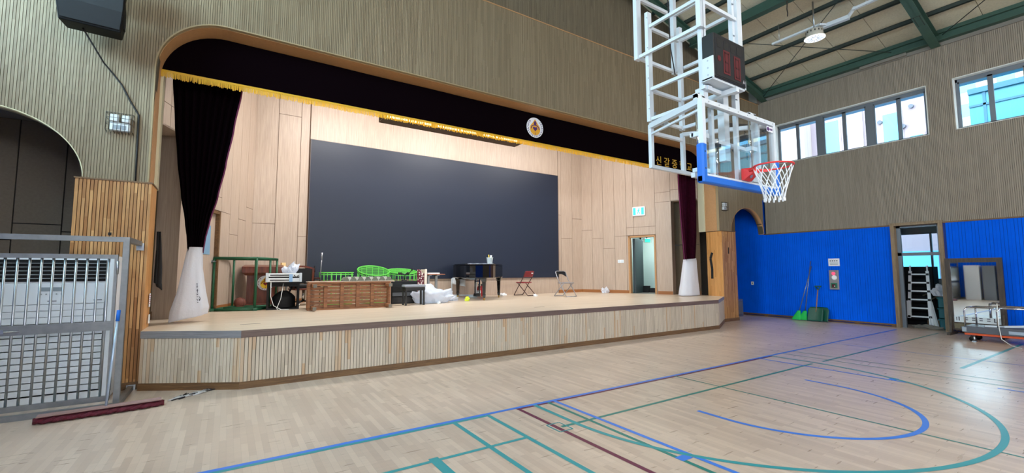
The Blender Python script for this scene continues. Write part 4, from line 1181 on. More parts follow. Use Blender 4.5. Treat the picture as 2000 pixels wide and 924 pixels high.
# chain hoist on a bracket of the front wall, beyond the backboard
ho = thing('chain_hoist', 'black chain hoist hooked on a dark bracket arm behind the glass backboard', 'hoist', (13.9, 8.27, 6.55))
b = B(); b.box(-.15, .02, -.05, 0, -.2, .25); b.bar((0,-.04,.0), (1.9,-.5,.12), .12, .16); b.bar((0,-.04,-.15), (.9,-.2,.02), .06, .06); b.build('bracket_arm', M_BLACKM, ho)
b = B(); b.box(.75, 1.0, -.4, -.18, -.52, -.28); b.tube([(.88,-.28,-.08),(.92,-.28,-.16),(.85,-.28,-.2),(.88,-.28,-.28)], .016, 6); b.build('hoist_body', M_BLACKM, ho)
b = B(); b.tube([(.95,-.28,-.5),(.97,-.28,-1.1)], .014, 6); b.build('chain', M_BLACKM, ho)
b = B(); b.box(1.75, 1.98, -.6, -.38, .02, .3); b.build('end_block', M_BLACKM, ho)

# ------------------------------------------------------------------ things on the stage
S = SZ
# green pipe frame and ball
gf = thing('green_pipe_frame', 'open box frame of chipped dark green pipe around the basketball on stage', 'frame', (.14, 11.05, S))
P0, P1, P2, P3 = Vector((-.38,.15,0)), Vector((.38,-.18,0)), Vector((.84,.70,0)), Vector((-.02,.80,0))
Hh = 1.12
def pipe(name, p, q, r=.024): return B().tube([p, q], r, 10).build(name, M_GREENP, gf)
up_ = Vector((0,0,Hh))
for p in (P0, P1, P2, P3, (P3+P2)*.5, P1*.35+P2*.65): pipe('post', p+Vector((0,0,.03)), p+up_)
for p, q in ((P0,P1),(P1,P2),(P2,P3),(P3,P0)):
    pipe('base_rail', p+Vector((0,0,.03)), q+Vector((0,0,.03)), .03); pipe('top_rail', p+up_, q+up_, .03)
pipe('base_rail', (P0+P3)*.5+Vector((0,0,.03)), (P1+P2)*.5+Vector((0,0,.03)), .028)
b = B()
for p in (P0, P1, P2, P3): b.rbox(p.x-.045, p.x+.045, p.y-.045, p.y+.045, 0, .06, .012)
b.build('foot', M_GREENP, gf)
ba = thing('basketball', 'worn brown basketball resting on the base of the green pipe frame', 'ball', (.27, 11.85, S+.122))
b = B(); b.lathe([(.122*cos(a), .122*sin(a)) for a in [-pi/2+pi*i/20 for i in range(21)]], 32); b.build('skin', M_BALL, ba)
b = B()
for Mx in (Matrix(), RX(pi/2), RY(pi/2)): b.tube([Mx @ Vector((.122*cos(2*pi*i/40), .122*sin(2*pi*i/40), 0)) for i in range(40)], .003, 5, closed=True)
b.build('seam', M_SEAM, ba, M=RZ(.6) @ RX(.5))

# podium
po = thing('podium', 'dark red-brown wooden podium with round crest behind the green pipe frame', 'podium', (.74, 12.3, S), R(-6))
B().rbox(-.40, .40, -.27, .27, 0, .07, .015).build('plinth', M_PODIUM, po)
B().box(-.33, .33, -.2, .24, .07, .86).build('body', M_PODIUM, po)
b = B(); b.add([(-.43,-.30,.80),(.43,-.30,.80),(.43,.30,.80),(-.43,.30,.80),(-.43,-.30,.95),(.43,-.30,.95),(.43,.30,1.0),(-.43,.30,1.0),(-.36,-.24,.74),(.36,-.24,.74),(.36,.26,.74),(-.36,.26,.74)],
   [(4,5,6,7),(0,1,5,4),(1,2,6,5),(2,3,7,6),(3,0,4,7),(8,9,1,0),(9,10,2,1),(10,11,3,2),(11,8,0,3),(11,10,9,8)]); b.build('desk_top', M_PODIUM, po, bevel=.01)
for s in (-1, 1): B().box(s*.28-.02, s*.28+.02, -.212, -.2, .1, .74).build('corner_strip', M_PODIUM, po)
school_emblem(po, T((.06, -.203, .56)), .175, M_EMBWHITE, M_EMBYELLOW, M_EMBRED, 'crest')

# small folding table with a cream box
ft = thing('folding_table', 'small wood-topped table with white tube legs beside the podium', 'table', (1.18, 12.62, S), R(-8))
B().rbox(-.22, .22, -.2, .2, .93, .955, .008).build('table_top', grain_wood('table_light', C(170,124,84), C(196,152,110), (6,40,40), .4), ft)
for sx in (-.08, .1):
    B().tube([(sx, -.15, .0), (sx, -.15, .93)], .013, 8).build('leg', M_SILVER, ft); B().tube([(sx, .15, .0), (sx, .15, .93)], .013, 8).build('leg', M_SILVER, ft)
cb_ = thing('paper_box', 'small cream box standing on the little table beside the podium', 'box', (1.19, 12.6, S+.956), R(10))
B().rbox(-.05, .05, -.05, .05, 0, .1, .006).build('carton', mat('cream_box', C(238,206,150), .7), cb_); B().box(-.048, .048, -.048, .048, .1, .103).build('lid', mat('cream_lid', C(244,220,176), .7), cb_)

# white equipment on a black open stand, with bag inside and plastic wrap on top
sd = thing('equipment_stand', 'black open-fronted stand under the white wrapped equipment', 'stand', (1.07, 11.1, S), R(-5))
for x0 in (-.32, .28): B().box(x0, x0+.04, -.25, .32, 0, .60).build('side_panel', M_BLACKM, sd)
B().box(-.32, .32, -.25, .32, .57, .60).build('top_panel', M_BLACKM, sd); B().box(-.28, .28, -.25, .32, 0, .03).build('base_panel', M_BLACKM, sd)
B().box(-.28, .28, -.2, -.17, .50, .57).build('cross_rail', M_BLACKM, sd)
bag = B()
def bagfn(u, v):
    a = 2*pi*u; t = v; r = .235*(1-.9*max(0, t-.55)/.45)**.6 if t > .55 else .235
    return (.02+r*cos(a)*(1+.05*sin(3*a)), .02+.18*sin(a)*(r/.235), .045+.36*t**.9)
bag.grid(bagfn, 26, 12, closed_u=True); bag.f.append(list(range(len(bag.v)-26, len(bag.v)))); bag.m.append(0); bag.sm.append(False)
bag.bar((.10,.05,.3), (.2,-.02,.55), .03, .03)
tag(bag.build('black_bag', mat('bag_fabric', C(14,14,16), .7), M=T((1.07, 11.1, S))), 'black bag sitting inside the open black stand', 'bag')
we = thing('white_equipment', 'white two-tier equipment case with black slots on the black stand', 'equipment', (1.07, 11.06, S+.602), R(-5))
B().rbox(-.33, .33, -.22, .28, 0, .085, .012).build('lower_case', M_WHITE2, we); B().rbox(-.31, .33, -.2, .28, .115, .19, .012).build('upper_case', M_WHITE2, we)
B().box(-.29, .29, -.19, .25, .085, .115).build('slot', M_BLACKM, we)
b = B(); b.box(-.27, .12, -.222, -.215, .03, .05); b.box(-.27, .12, -.203, -.198, .14, .16); b.build('front_slot', M_BLACKM, we)
for sx in (-.33, .33): B().rbox(sx-.025, sx+.025, -.24, -.18, -.002, .20, .008).build('corner_block', M_WHITE, we)
b = B(); b.tube([(.2,-.22,.13),(.2,-.26,.15),(.24,-.26,.1),(.28,-.26,.15),(.28,-.22,.13)], .008, 6); b.build('handle', M_BLACK, we)
b = B(); b.box(.10, .17, -.226, -.216, .0, .17); b.build('blue_tape', mat('tape_blue', C(150,190,230), .4), we)
def crumple(name, label, cat, loc, sx, sy, sz, m, seed, parent=None, sub=4, rough=.3, group=None):
    bm = bmesh.new(); bmesh.ops.create_icosphere(bm, subdivisions=sub, radius=1)
    for v in bm.verts:
        p = v.co.copy(); o = Vector((seed*3.1, seed*1.7, seed))
        k = 1+rough*noise.noise(p*1.6+o)*1.3+rough*.8*noise.noise(p*3.7+o)+rough*.5*abs(noise.noise(p*8+o))
        v.co = Vector((p.x*sx*k, p.y*sy*k, max(0, p.z*.5+.42)*sz*1.1*k if p.z > -.8 else 0))
        if p.z < -.3: v.co.z = max(0, v.co.z*.25)
    zmin = min(v.co.z for v in bm.verts)
    for v in bm.verts: v.co.z -= zmin
    me = bpy.data.meshes.new(name); bm.to_mesh(me); bm.free(); me.materials.append(m)
    for p in me.polygons: p.use_smooth = sub > 3
    o = bpy.data.objects.new(name, me); COL.objects.link(o); o.location = loc
    if label: tag(o, label, cat, group)
    return o
crumple('plastic_wrap', 'crumpled clear plastic wrap lying on top of the white equipment', 'plastic wrap', (1.22, 11.1, S+.79), .11, .1, .15, M_FILM, 4, sub=3, rough=.9)
tag(B().tube([(.80,10.82,S+.60),(.80,10.78,S+.3),(.86,10.76,S+.1),(1.0,10.72,S+.012),(1.15,10.66,S+.009)], .008, 6).tube([(1.05,10.9,S+.58),(1.0,10.8,S+.25),(.92,10.74,S+.03),(.95,10.68,S+.009)], .007, 6).build('white_power_cord', M_WCABLE),
    'white cord hanging from the white equipment onto the stage floor', 'cord')

# wood-trimmed black office chair
oc = thing('office_chair', 'black padded chair with curved wooden top rail behind the white equipment', 'chair', (1.60, 12.0, S), R(12))
b = B()
for i in range(16):
    u0, u1 = i/16*2-1, (i+1)/16*2-1
    b.bar((u0*.30, .2, .90+.06*cos(u0*pi/2)), (u1*.30, .2, .90+.06*cos(u1*pi/2)), .05, .045)
for s in (-1, 1): b.bar((s*.29, .2, .5), (s*.30, .2, .92), .045, .05)
b.build('back_frame', M_PODIUM, oc)
B().rbox(-.265, .265, .17, .22, .53, .91, .03).build('back_pad', M_BLACKM, oc)
B().rbox(-.28, .28, -.28, .2, .42, .52, .03).build('seat', M_BLACK, oc); B().rbox(-.29, .29, -.29, .21, .38, .42, .01).build('seat_rail', M_PODIUM, oc)
for s in (-1, 1):
    B().tube([(s*.33,.2,.66),(s*.33,-.2,.66),(s*.31,-.24,.45)], .02, 8).build('armrest', M_PODIUM, oc)
B().tube([(0,0,.1),(0,0,.4)], .03, 10).build('column', M_CHROME, oc)
for k in range(5):
    a = 2*pi*k/5+.3; l = B().bar((0,0,.11), (.3*cos(a),.3*sin(a),.08), .04, .03).build('leg', M_BLACK, oc)
    B().tube([(.3*cos(a)-.02, .3*sin(a), .03), (.3*cos(a)+.02, .3*sin(a), .03)], .03, 10).build('caster', M_CHROME, l)

# microphones
def mic_stand(label, x, y, h, m, tilt, rad=.02):
    t = thing('microphone_stand', label, 'microphone stand', (x, y, S))
    B().lathe([(.13, 0), (.13, .015), (.02, .03)], 20).build('base', M_BLACKM, t)
    B().tube([(0,0,.02), (0,0,h*.62)], .011, 8).build('pole', M_BLACK, t)
    B().tube([(0,0,h*.62), (tilt,0,h-.16)], .011, 8).build('boom', m, t)
    B().tube([(tilt,0,h-.17), (tilt*1.15,0,h)], [rad*.7, rad], 10).build('microphone', m, t)
    return t
mic_stand('tall silver microphone on a thin stand before the video screen', 1.86, 11.25, 1.28, M_SILVER, .02, .02)
mic_stand('short black microphone stand beside the wood-trimmed chair', 1.94, 12.6, .98, M_BLACKM, .0)
# slatted bench lying on its side
be = thing('slatted_bench', 'low slatted wooden bench tipped on its side at the front of the stage items', 'bench', (2.335, 10.2, S), R(-1.5))
L2 = .885; HB = .60
for k in range(7):
    z0 = .035+k*.079
    jit = random.uniform(-.004, .004)
    B().box(-L2+.03, L2-.03, .10, .122, z0+jit, z0+.066+jit).build('slat_board', M_BENCH, be)
for xx in (-.86, -.52, -.18, .16, .48, .86): B().box(xx-.038, xx+.038, .045, .10, .02, HB-.02).build('joist', M_BENCH, be)
for z0 in (.0, HB-.035): B().box(-L2, L2, .0, .12, z0, z0+.035).build('side_rail', M_BENCH, be)
for xx in (-L2, L2-.05): B().box(xx, xx+.05, .0, .12, .035, HB-.035).build('end_rail', M_BENCH, be)
for xx in (-.78, .80):
    for zz in (.055, HB-.075):
        l = B().rbox(xx-.035, xx+.035, -.30, .045, zz-.035, zz+.035, .01).build('leg', M_BENCH, be)
        B().rbox(xx-.037, xx+.037, -.312, -.28, zz-.037, zz+.037, .008).build('foot_cap', mat('cap_grey', C(120,112,100), .7) if 'cap_grey' not in bpy.data.materials else bpy.data.materials['cap_grey'], l)
B().box(-.8, -.42, -.02, .02, HB-.085, HB-.045).build('brace_board', M_BENCH, be)
# long grey ridged panel on a low wooden table behind the bench
wt = thing('low_table', 'long pale wooden table behind the tipped bench carrying the grey ridged strip', 'table', (2.55, 10.62, S))
B().rbox(-1.05, .85, -.18, .3, .585, .61, .006).build('table_top', M_PANEL, wt)
for xx in (-.95, .75):
    for yy in (-.12, .24): B().box(xx-.025, xx+.025, yy-.025, yy+.025, 0, .585).build('leg', M_PANEL, wt)
zg = thing('ridged_strip', 'row of seven grey peaked ridges in one strip on the table behind the bench', 'ridged strip', (2.78, 10.58, S+.611), R(-1))
b = B(); n = 7; w = .165
prof = []
b2 = B()
for k in range(n):
    x0 = -n*w/2+k*w
    pr_ = [(x0, 0), (x0+.03, .0), (x0+.03, .03), (x0+w*.40, .085), (x0+w*.60, .085), (x0+w-.03, .03), (x0+w-.03, 0), (x0+w, 0)]
    b.prism([(x0+.012, 0), (x0+w-.012, 0), (x0+w-.012, .02), (x0+w*.64, .09), (x0+w*.36, .09), (x0+.012, .02)], -.12, .1, RX(pi/2))
    b2.prism([(x0-w*.33, .0), (x0+w*.33, .0), (x0+w*.22, .095), (x0-w*.22, .095)], -.118, .06, RX(pi/2)) if k else None
b.build('ridge_pattern', mat('ridge_grey', C(120,122,108), .7, bump=.4, bscale=70, var=.25, vscale=30), zg)
b2.build('ridge_back_pattern', mat('ridge_white', C(206,204,192), .7), zg)

# lime green slatted round stands
def lime_stand(label, x, y, rad, h, tilt, square=False, rz=0, zb=.0):
    t = thing('slatted_stand', label, 'stand', (x, y, S), rz, 'lime green slatted stands')
    n = 40
    def top(a, r=rad):
        ca, sa = cos(a), sin(a)
        if square:
            k = max(abs(ca), abs(sa)*1.6); k = (abs(ca)**5+abs(sa*1.5)**5)**(1/5); ca, sa = ca/k, sa/k
        return Vector((r*ca, r*sa, h+r*sa*tilt))
    def bot(a):
        p = top(a); return Vector((p.x*.97, p.y*.97, .012))
    b = B(); b.tube([top(2*pi*i/n) for i in range(n)], .017, 8, closed=True); ring = b.build('top_ring', M_LIME, t)
    b = B(); b.tube([top(2*pi*i/n)-Vector((0,0,.05)) for i in range(n)], .011, 6, closed=True); b.build('lower_hoop', M_LIME, t)
    b = B(); b.tube([bot(2*pi*i/n) for i in range(n)], .012, 6, closed=True); b.build('base_ring', M_LIME, t)
    for i in range(16):
        a = 2*pi*(i+.5)/16
        B().tube([bot(a), top(a)], .009, 6).build('upright', M_LIME, t)
    for k in range(-4, 5):
        s_ = k/5*rad
        ya = 1
        ww = sqrt(max(.001, rad*rad-s_*s_)) if not square else rad*.95
        if square: s_ = s_*.62
        p = Vector((-ww, s_, h+s_*tilt)); q = Vector((ww, s_, h+s_*tilt))
        B().bar(p, q, .022, .012).build('top_slat', M_LIME, t)
    return t
lime_stand('flat-topped lime green slatted stand behind the silver microphone', 2.36, 11.95, .39, .80, 0.0, True)
lime_stand('round lime green stand with tilted slatted top, middle one of three', 3.32, 12.0, .41, .85, .32)
lime_stand('round lime green stand leaning beside the floral cloth, end one of three', 4.15, 12.1, .40, .83, .18)

# black cabinet speaker, gear on top, stool, plastic heap
bc = thing('speaker_cabinet', 'black square amplifier cabinet with grey band behind the piano stool', 'speaker cabinet', (3.86, 11.2, S), R(-3))
B().rbox(-.34, .34, -.18, .2, 0, .58, .015).build('cabinet', M_BLACKM, bc)
B().box(-.31, .31, -.185, -.18, .30, .55).build('grille', mat('cab_grille', C(34,36,38), .9, bump=.3, bscale=300), bc)
B().box(-.31, .31, -.186, -.18, .20, .29).build('control_band', mat('band_grey', C(92,98,106), .5), bc)
B().box(-.31, .31, -.185, -.18, .03, .17).build('kick_panel', M_BLACK, bc)
gear = thing('mic_gear', 'tangled black microphone clamp and arm standing on the black cabinet', 'microphone', (3.9, 11.2, S+.582))
b = B(); b.lathe([(.07,0),(.07,.02),(.015,.03)], 14); b.tube([(0,0,.02),(.02,0,.17),(.1,-.02,.23)], .014, 6); b.build('stand', M_BLACK, gear)
b = B(); b.tube([(-.12,.02,.2),(.02,0,.17),(.14,0,.2)], .016, 6); b.box(-.16,-.07,-.02,.03,.16,.22); b.tube([(.08,-.02,.15),(.18,-.05,.27)], .012, 6); b.build('clamp', M_BLACK, gear)
B().tube([(.18,-.05,.27),(.2,-.05,.33)], .022, 8).build('microphone', M_BLACKM, gear)
stl = thing('piano_stool', 'black piano stool with grey cushion in front of the black cabinet', 'stool', (3.90, 10.5, S), R(-4))
B().rbox(-.26, .26, -.16, .16, .44, .5, .02).build('cushion', mat('cushion_grey', C(138,142,150), .5), stl)
B().rbox(-.25, .25, -.15, .15, .36, .44, .008).build('apron', M_BLACK, stl)
for sx in (-.22, .22):
    for sy in (-.12, .12): B().bar((sx, sy, .36), (sx*1.02, sy*1.02, 0), .042, .042).build('leg', M_BLACK, stl)
crumple('plastic_sheet', 'big heap of crumpled white plastic sheet beside the piano stool', 'plastic sheet', (4.56, 10.84, S+.002), .46, .27, .34, M_FILM, 2, rough=.36)
crumple('plastic_sheet', 'thin grey crumple of plastic trailing from the white heap toward the piano', 'plastic sheet', (5.30, 11.3, S+.002), .16, .12, .12, M_FILM, 9, sub=3, rough=.6)
# floral cloth and white post
fc = B()
def ffn(u, v): return (4.47+.16*u, 11.75+.02*sin(u*7+v*4)-.1*u, S+.88-.86*v-.1*u+.03*sin(u*6))
fc.grid(ffn, 10, 22)
tag(fc.build('floral_cloth', None or (lambda: (lambda m: m)(mat('floral_print', C(120,40,56), .8)))(), solid=.03), 'dark red floral cloth draped upright beside the white board post', 'cloth')
fm = bpy.data.materials['floral_print']; nt = fm.node_tree
vo = nt.nodes.new('ShaderNodeTexVoronoi'); vo.inputs['Scale'].default_value = 18
tc = nt.nodes.new('ShaderNodeTexCoord'); nt.links.new(tc.outputs['Object'], vo.inputs['Vector'])
rp = nt.nodes.new('ShaderNodeValToRGB'); e = rp.color_ramp.elements; e[0].position = .3; e[0].color = C(226,214,206); e[1].position = .45; e[1].color = C(104,30,48)
nt.links.new(vo.outputs['Distance'], rp.inputs[0]); nt.links.new(rp.outputs[0], nt.nodes['Principled BSDF'].inputs['Base Color'])
pst = thing('folded_board', 'folded board with cream edge standing beside the floral cloth', 'board', (4.655, 11.62, S))
B().rbox(-.022, .022, -.03, .32, .0, .88, .006).build('panel', mat('board_cream', C(226,206,186), .6), pst); B().rbox(-.03, .03, -.04, -.02, .0, .89, .006).build('edge_strip', mat('edge_cream', C(236,222,206), .6), pst)
# table with papers
tb = thing('pedestal_table', 'small wooden table on two grey columns before the video screen', 'table', (5.1, 12.2, S), R(-4))
B().rbox(-.33, .33, -.22, .22, .725, .75, .008).build('table_top', grain_wood('table_red', C(140,84,60), C(168,108,80), (6,40,40), .4), tb)
for xx in (-.12, .12):
    B().box(xx-.035, xx+.035, -.03, .03, .02, .725).build('column', M_GALV, tb); B().box(xx-.04, xx+.04, -.24, .24, 0, .03).build('foot', M_GALV, tb); B().box(xx-.04, xx+.04, -.2, .2, .70, .725).build('arm', M_GALV, tb)
pk = thing('paper_stack', 'white stack of papers on the small table before the screen', 'papers', (5.08, 12.2, S+.752), R(8))
for k in range(3): B().box(-.2+k*.006, .2-k*.004, -.13, .13, k*.012, k*.012+.011).build('sheaf', M_PAPER, pk)

# baby grand piano
pn = thing('grand_piano', 'black lacquered baby grand piano on the stage before the video screen', 'piano', (6.63, 12.2, S), math.atan2(-.65, .76))
outl = [(-.74,.34),(.74,.34),(.74,-1.02),(.71,-1.22),(.62,-1.38),(.46,-1.48),(.26,-1.51),(.08,-1.45),(-.06,-1.30),(-.18,-1.10),(-.34,-.88),(-.52,-.68),(-.66,-.48),(-.74,-.25)][::-1]
B().prism(outl, .64, 1.0).build('case', M_PIANO, pn, bevel=.012)
def sc_out(k, dx=0, dy=0): return [((x-.0)*k+dx, (y+.5)*k-.5+dy) for x, y in outl]
B().prism([p for p in sc_out(1.03)], 1.004, 1.024).build('lid', M_PIANO, pn, bevel=.006)
B().prism([(x, y) for x, y in sc_out(.97, .0, .06) if y > -1.2] , 1.026, 1.048).build('lid_flap', M_PIANO, pn, bevel=.006)
B().box(-.66, .66, .12, .33, .60, .64).build('key_bed', M_PIANO, pn)
b = B(); b.add([(-.1,-1.3,.64),(.55,-1.3,.64),(.74,-.2,.64),(-.7,-.2,.64),(0,-1.0,.58),(.42,-1.0,.58),(.55,-.3,.58),(-.5,-.3,.58)], [(4,7,6,5),(0,4,5,1),(1,5,6,2),(2,6,7,3),(3,7,4,0)]); b.build('belly', M_PIANO, pn)
for x, y in ((-.66, .1), (.66, .1), (.45, -1.22)):
    l = B(); l.lathe([(.028,.07),(.034,.075),(.048,.14),(.052,.16),(.045,.17),(.062,.52),(.075,.54),(.09,.62),(.12,.645)], 4, T((x, y, 0)) @ RZ(pi/4) @ Matrix.Scale(1.25, 4, (1,0,0)) @ Matrix.Scale(1.25, 4, (0,1,0)))
    for i in range(len(l.sm)): l.sm[i] = False
    l = l.build('leg', M_PIANO, pn)
    b = B(); b.tube([(x-.012, y, .03), (x+.012, y, .03)], .03, 12); b.box(x-.02, x+.02, y-.015, y+.015, .03, .075); b.build('caster', mat('brass', C(190,150,70), .3, 1.0) if 'brass' not in bpy.data.materials else bpy.data.materials['brass'], l)
b = B(); b.box(-.1, .1, -.1, .02, .10, .14); b.box(-.11, .11, -.12, .04, .04, .11)
for xx in (-.07, .07): b.box(xx-.02, xx+.02, -.06, -.02, .14, .62)
b.box(-.09, .09, -.055, -.03, .5, .53); b.build('pedal_lyre', M_PIANO, pn)
b = B()
for xx in (-.04, 0, .04): b.box(xx-.01, xx+.01, .04, .12, .06, .07)
b.build('pedal', bpy.data.materials['brass'], pn)
pc = B()
def pfn(u, v):
    x = -.1+.95*u; y = -1.53+.33*v
    return (x, y+.04*sin(u*9)*(1-v)+.02*sin(u*21), 1.053-.035*(1-v)**3*(.5+.5*sin(u*6))+.008*sin(u*15+v*4))
Mp = T((6.63, 12.2, S)) @ RZ(math.atan2(-.65, .76))
pc.grid(lambda u, v: (.0+.70*u, -1.40+.30*v+.03*sin(u*9)*(1-v), 1.036+.012*abs(sin(u*11+v*3))), 24, 8)
tag(pc.build('plastic_cover', M_FILM, M=Mp, solid=.004), 'strip of white plastic film lying on the piano lid beside the bucket', 'plastic cover')
bu = thing('paint_bucket', 'small white bucket holding a brush on top of the grand piano', 'bucket', Mp @ Vector((.52, -.72, 1.049)))
B().lathe([(.075,0),(.095,.17),(.1,.175),(.1,.185),(.09,.185),(.072,.01)], 20).build('pail', mat('pail_white', C(226,238,240), .4), bu)
B().tube([(.0,0,.05),(-.03,.02,.27)], .014, 6).build('brush_handle', mat('brush_yellow', C(220,180,60), .6), bu); B().tube([(.03,.02,.1),(.06,.02,.25)], [.014,.03], 8).build('brush_head', M_PAPER, bu)
b = B(); b.lathe([(.094,.03),(.098,.09)], 12); 
wd = thing('white_trolley_frame', 'white tube frame with hanging white paper standing under the piano', 'frame', (6.30, 12.7, S), R(-33))
b = B()
for sx in (-.3, .48): b.tube([(sx, 0, .04), (sx, 0, .60)], .02, 8)
b.tube([(-.3,0,.06),(.48,0,.06)], .016, 8); b.tube([(-.3,.15,.06),(.48,.15,.06)], .014, 8)
b.build('tube_frame', M_WHITE, wd)
b = B(); b.rbox(-.34, -.1, -.06, .2, 0, .05, .01); b.rbox(.25, .52, -.06, .2, 0, .05, .01); b.build('foot', M_WHITE2, wd)
b = B(); b.grid(lambda u, v: (-.28+.42*u, -.02+.02*sin(u*5), .62-.2*v-.08*u*v), 8, 4); b.build('hanging_paper', M_PAPER, wd, solid=.004)
for k, (dx, dy, lab) in enumerate(((0, 0, 'red fire extinguisher with white label under the piano'), (.13, .05, 'red fire extinguisher behind its twin under the piano'))):
    ex = thing('fire_extinguisher', lab, 'fire extinguisher', (6.98+dx, 12.75+dy, S), 0, 'fire extinguishers under the piano')
    B().lathe([(.06,0),(.066,.01),(.066,.27),(.05,.32),(.022,.345),(.022,.36)], 18).build('cylinder', M_EXTRED, ex)
    b = B(); b.box(-.015,.015,-.05,.03,.36,.40); b.tube([(0,-.03,.375),(-.05,-.06,.33),(-.07,-.06,.15)], .01, 6); b.build('valve', M_BLACK, ex)
    B().lathe([(.0668,.1),(.0668,.2)], 18, cap=False).build('paper_label', M_PAPER, ex) if k == 0 else None
crumple('yellow_wrapper', 'crumpled yellow-green wrapper on the stage floor near the piano leg', 'wrapper', (5.62, 10.95, S), .055, .05, .09, M_TENNIS, 6, sub=3, rough=.6)
for i, (x, y, k, lab) in enumerate(((7.75, 12.55, .08, 'crumpled white paper scrap on the floor beside the piano, nearer one'), (7.98, 12.75, .06, 'crumpled white paper scrap on the floor beside the piano, smaller one'), (8.55, 11.75, .06, 'white paper scrap on the floor before the maroon folding chair'), (4.60, 10.55, .05, 'small white paper ball on the floor before the plastic heap'), (11.95, 11.95, .17, 'crumpled white plastic bag on the stage floor near the doorway wall'))):
    crumple('paper_scrap' if i < 4 else 'plastic_bag', lab, 'paper scrap' if i < 4 else 'plastic bag', (x, y, S+.001), k, k*.7, k*.9, M_PAPER if i < 4 else M_BAG, 11+i, sub=3, rough=.6)

# folding chairs
def folding_chair(label, x, y, facing, mseat, mtube, look):
    """local +y is where the sitter faces"""
    ch = thing('folding_chair', label, 'chair', (x, y, S), math.atan2(facing[1], facing[0])-pi/2, 'folding chairs on the stage')
    w = .215
    B().rbox(-.2, .2, -.16, .24, .425, .455, .018).build('seat', mseat, ch)
    # back legs rise to the back rest, front legs cross under the seat
    bk = []
    for s in (-1, 1): bk.append([(s*w, .30, .014), (s*w, .02, .40), (s*w, -.13, .60), (s*w, -.22, .78)])
    top = [(-w, -.22, .78), (-w*.96, -.232, .80), (-w*.7, -.238, .825), (w*.7, -.238, .825), (w*.96, -.232, .80), (w, -.22, .78)]
    path = bk[0] + top[1:-1] + bk[1][::-1]
    B().tube(path, .0135, 8).build('back_frame', mtube, ch)
    B().tube([(-w, .30, .012), (w, .30, .012)], .0135, 8).build('front_foot_bar', mtube, ch)
    rear = []
    fl_ = [(-w*.9, .14, .42), (-w*.9, -.30, .04), (-w*.86, -.325, .012), (w*.86, -.325, .012), (w*.9, -.30, .04), (w*.9, .14, .42)]
    B().tube(fl_, .0135, 8).build('rear_legs_hoop', mtube, ch)
    b = B()
    if look == 'plate':
        b.grid(lambda u, v: (-w*.98+2*w*.98*u, -.165-.075*v-.03*sin(pi*u), .63+.19*v-.02*(1-v)*0), 12, 6)
    else:
        b.grid(lambda u, v: (-w*.98+2*w*.98*u, -.235+.09*(1-v)*.6-.045*sin(pi*u), (.64+.09*sin(pi*u))+(.815-(.64+.09*sin(pi*u)))*v), 14, 6)
    b.build('backrest', mseat if look == 'plate' else M_BLACK, ch, solid=.016)
    if look == 'plate': B().box(.06, .14, -.262, -.258, .74, .77).build('sticker', M_PAPER, ch)
    return ch
folding_chair('maroon metal folding chair, one seen from behind beside the piano', 8.5, 12.3, (-.2, .98), M_MAROON, M_BROWNTUBE, 'plate')
folding_chair('grey folding chair with silver frame and black backrest near the panelled corner', 9.28, 11.1, (.02, -1.0), M_GREYSEAT, M_SILVER, 'curve')

# ------------------------------------------------------------------ hall, right side
ns_ = thing('paper_notice', 'white printed notice above the alarm box on the blue wall', 'notice', (XR-.004, 6.14, 1.905))
B().box(-.004, 0, -.155, .155, -.12, .12).build('sheet', M_PAPER, ns_)
b = B()
for k in range(4): b.box(-.006, -.004, .1-k*.06-.02, .1-k*.06+.015, .03, .06)
for k in range(2): b.box(-.006, -.004, -.11, .11, -.03-k*.04, -.018-k*.04)
b.build('printed_text', M_INK, ns_)
fa = thing('fire_alarm_box', 'grey fire alarm panel with lit red lamp on the blue wall', 'alarm box', (XR-.004, 6.15, 1.345))
B().rbox(-.06, 0, -.13, .13, -.31, .31, .01).build('case', mat('alarm_grey', C(140,138,142), .4, .3), fa)
B().lathe([(.045,0),(.045,.015),(.03,.03)], 16, T((-.06, .0, .2)) @ RY(-pi/2)).build('alarm_lamp', mat('lamp_red', C(240,60,80), .3, emit=C(255,50,80), estr=2.5), fa)
B().lathe([(.075,0),(.075,.012),(.05,.018)], 20, T((-.06, -.015, .07)) @ RY(-pi/2)).build('speaker_disc', M_PAPER, fa)
B().box(-.066, -.06, -.085, .09, -.26, -.1).build('call_plate', mat('call_green', C(20,110,84), .5), fa)
b = B(); b.rbox(-.08, -.066, -.04, .06, -.25, -.14, .006); b.build('call_point', mat('call_maroon', C(70,14,24), .4), fa); B().lathe([(.016,0),(.016,.004)], 10, T((-.08, -.02, -.2)) @ RY(-pi/2)).build('call_button', M_PAPER, fa)
wo = thing('wall_outlet', 'tiny white socket plate on the blue wall behind the arch', 'outlet', (XR-.002, 8.77, 1.18)); B().rbox(-.012, 0, -.05, .05, -.06, .06, .004).build('plate', M_WHITE2, wo); B().box(-.014, -.012, -.02, .02, -.02, .02).build('socket', M_INK, wo)
sb = thing('steel_box', 'narrow grey steel box on the floor between pilaster and blue wall', 'box', (15.45, 9.0, 0)); B().rbox(-.25, .25, -.18, .18, 0, .62, .01).build('case', M_GALV, sb); B().box(-.2, .2, -.185, -.18, .1, .55).build('front_panel', M_GREYP, sb)
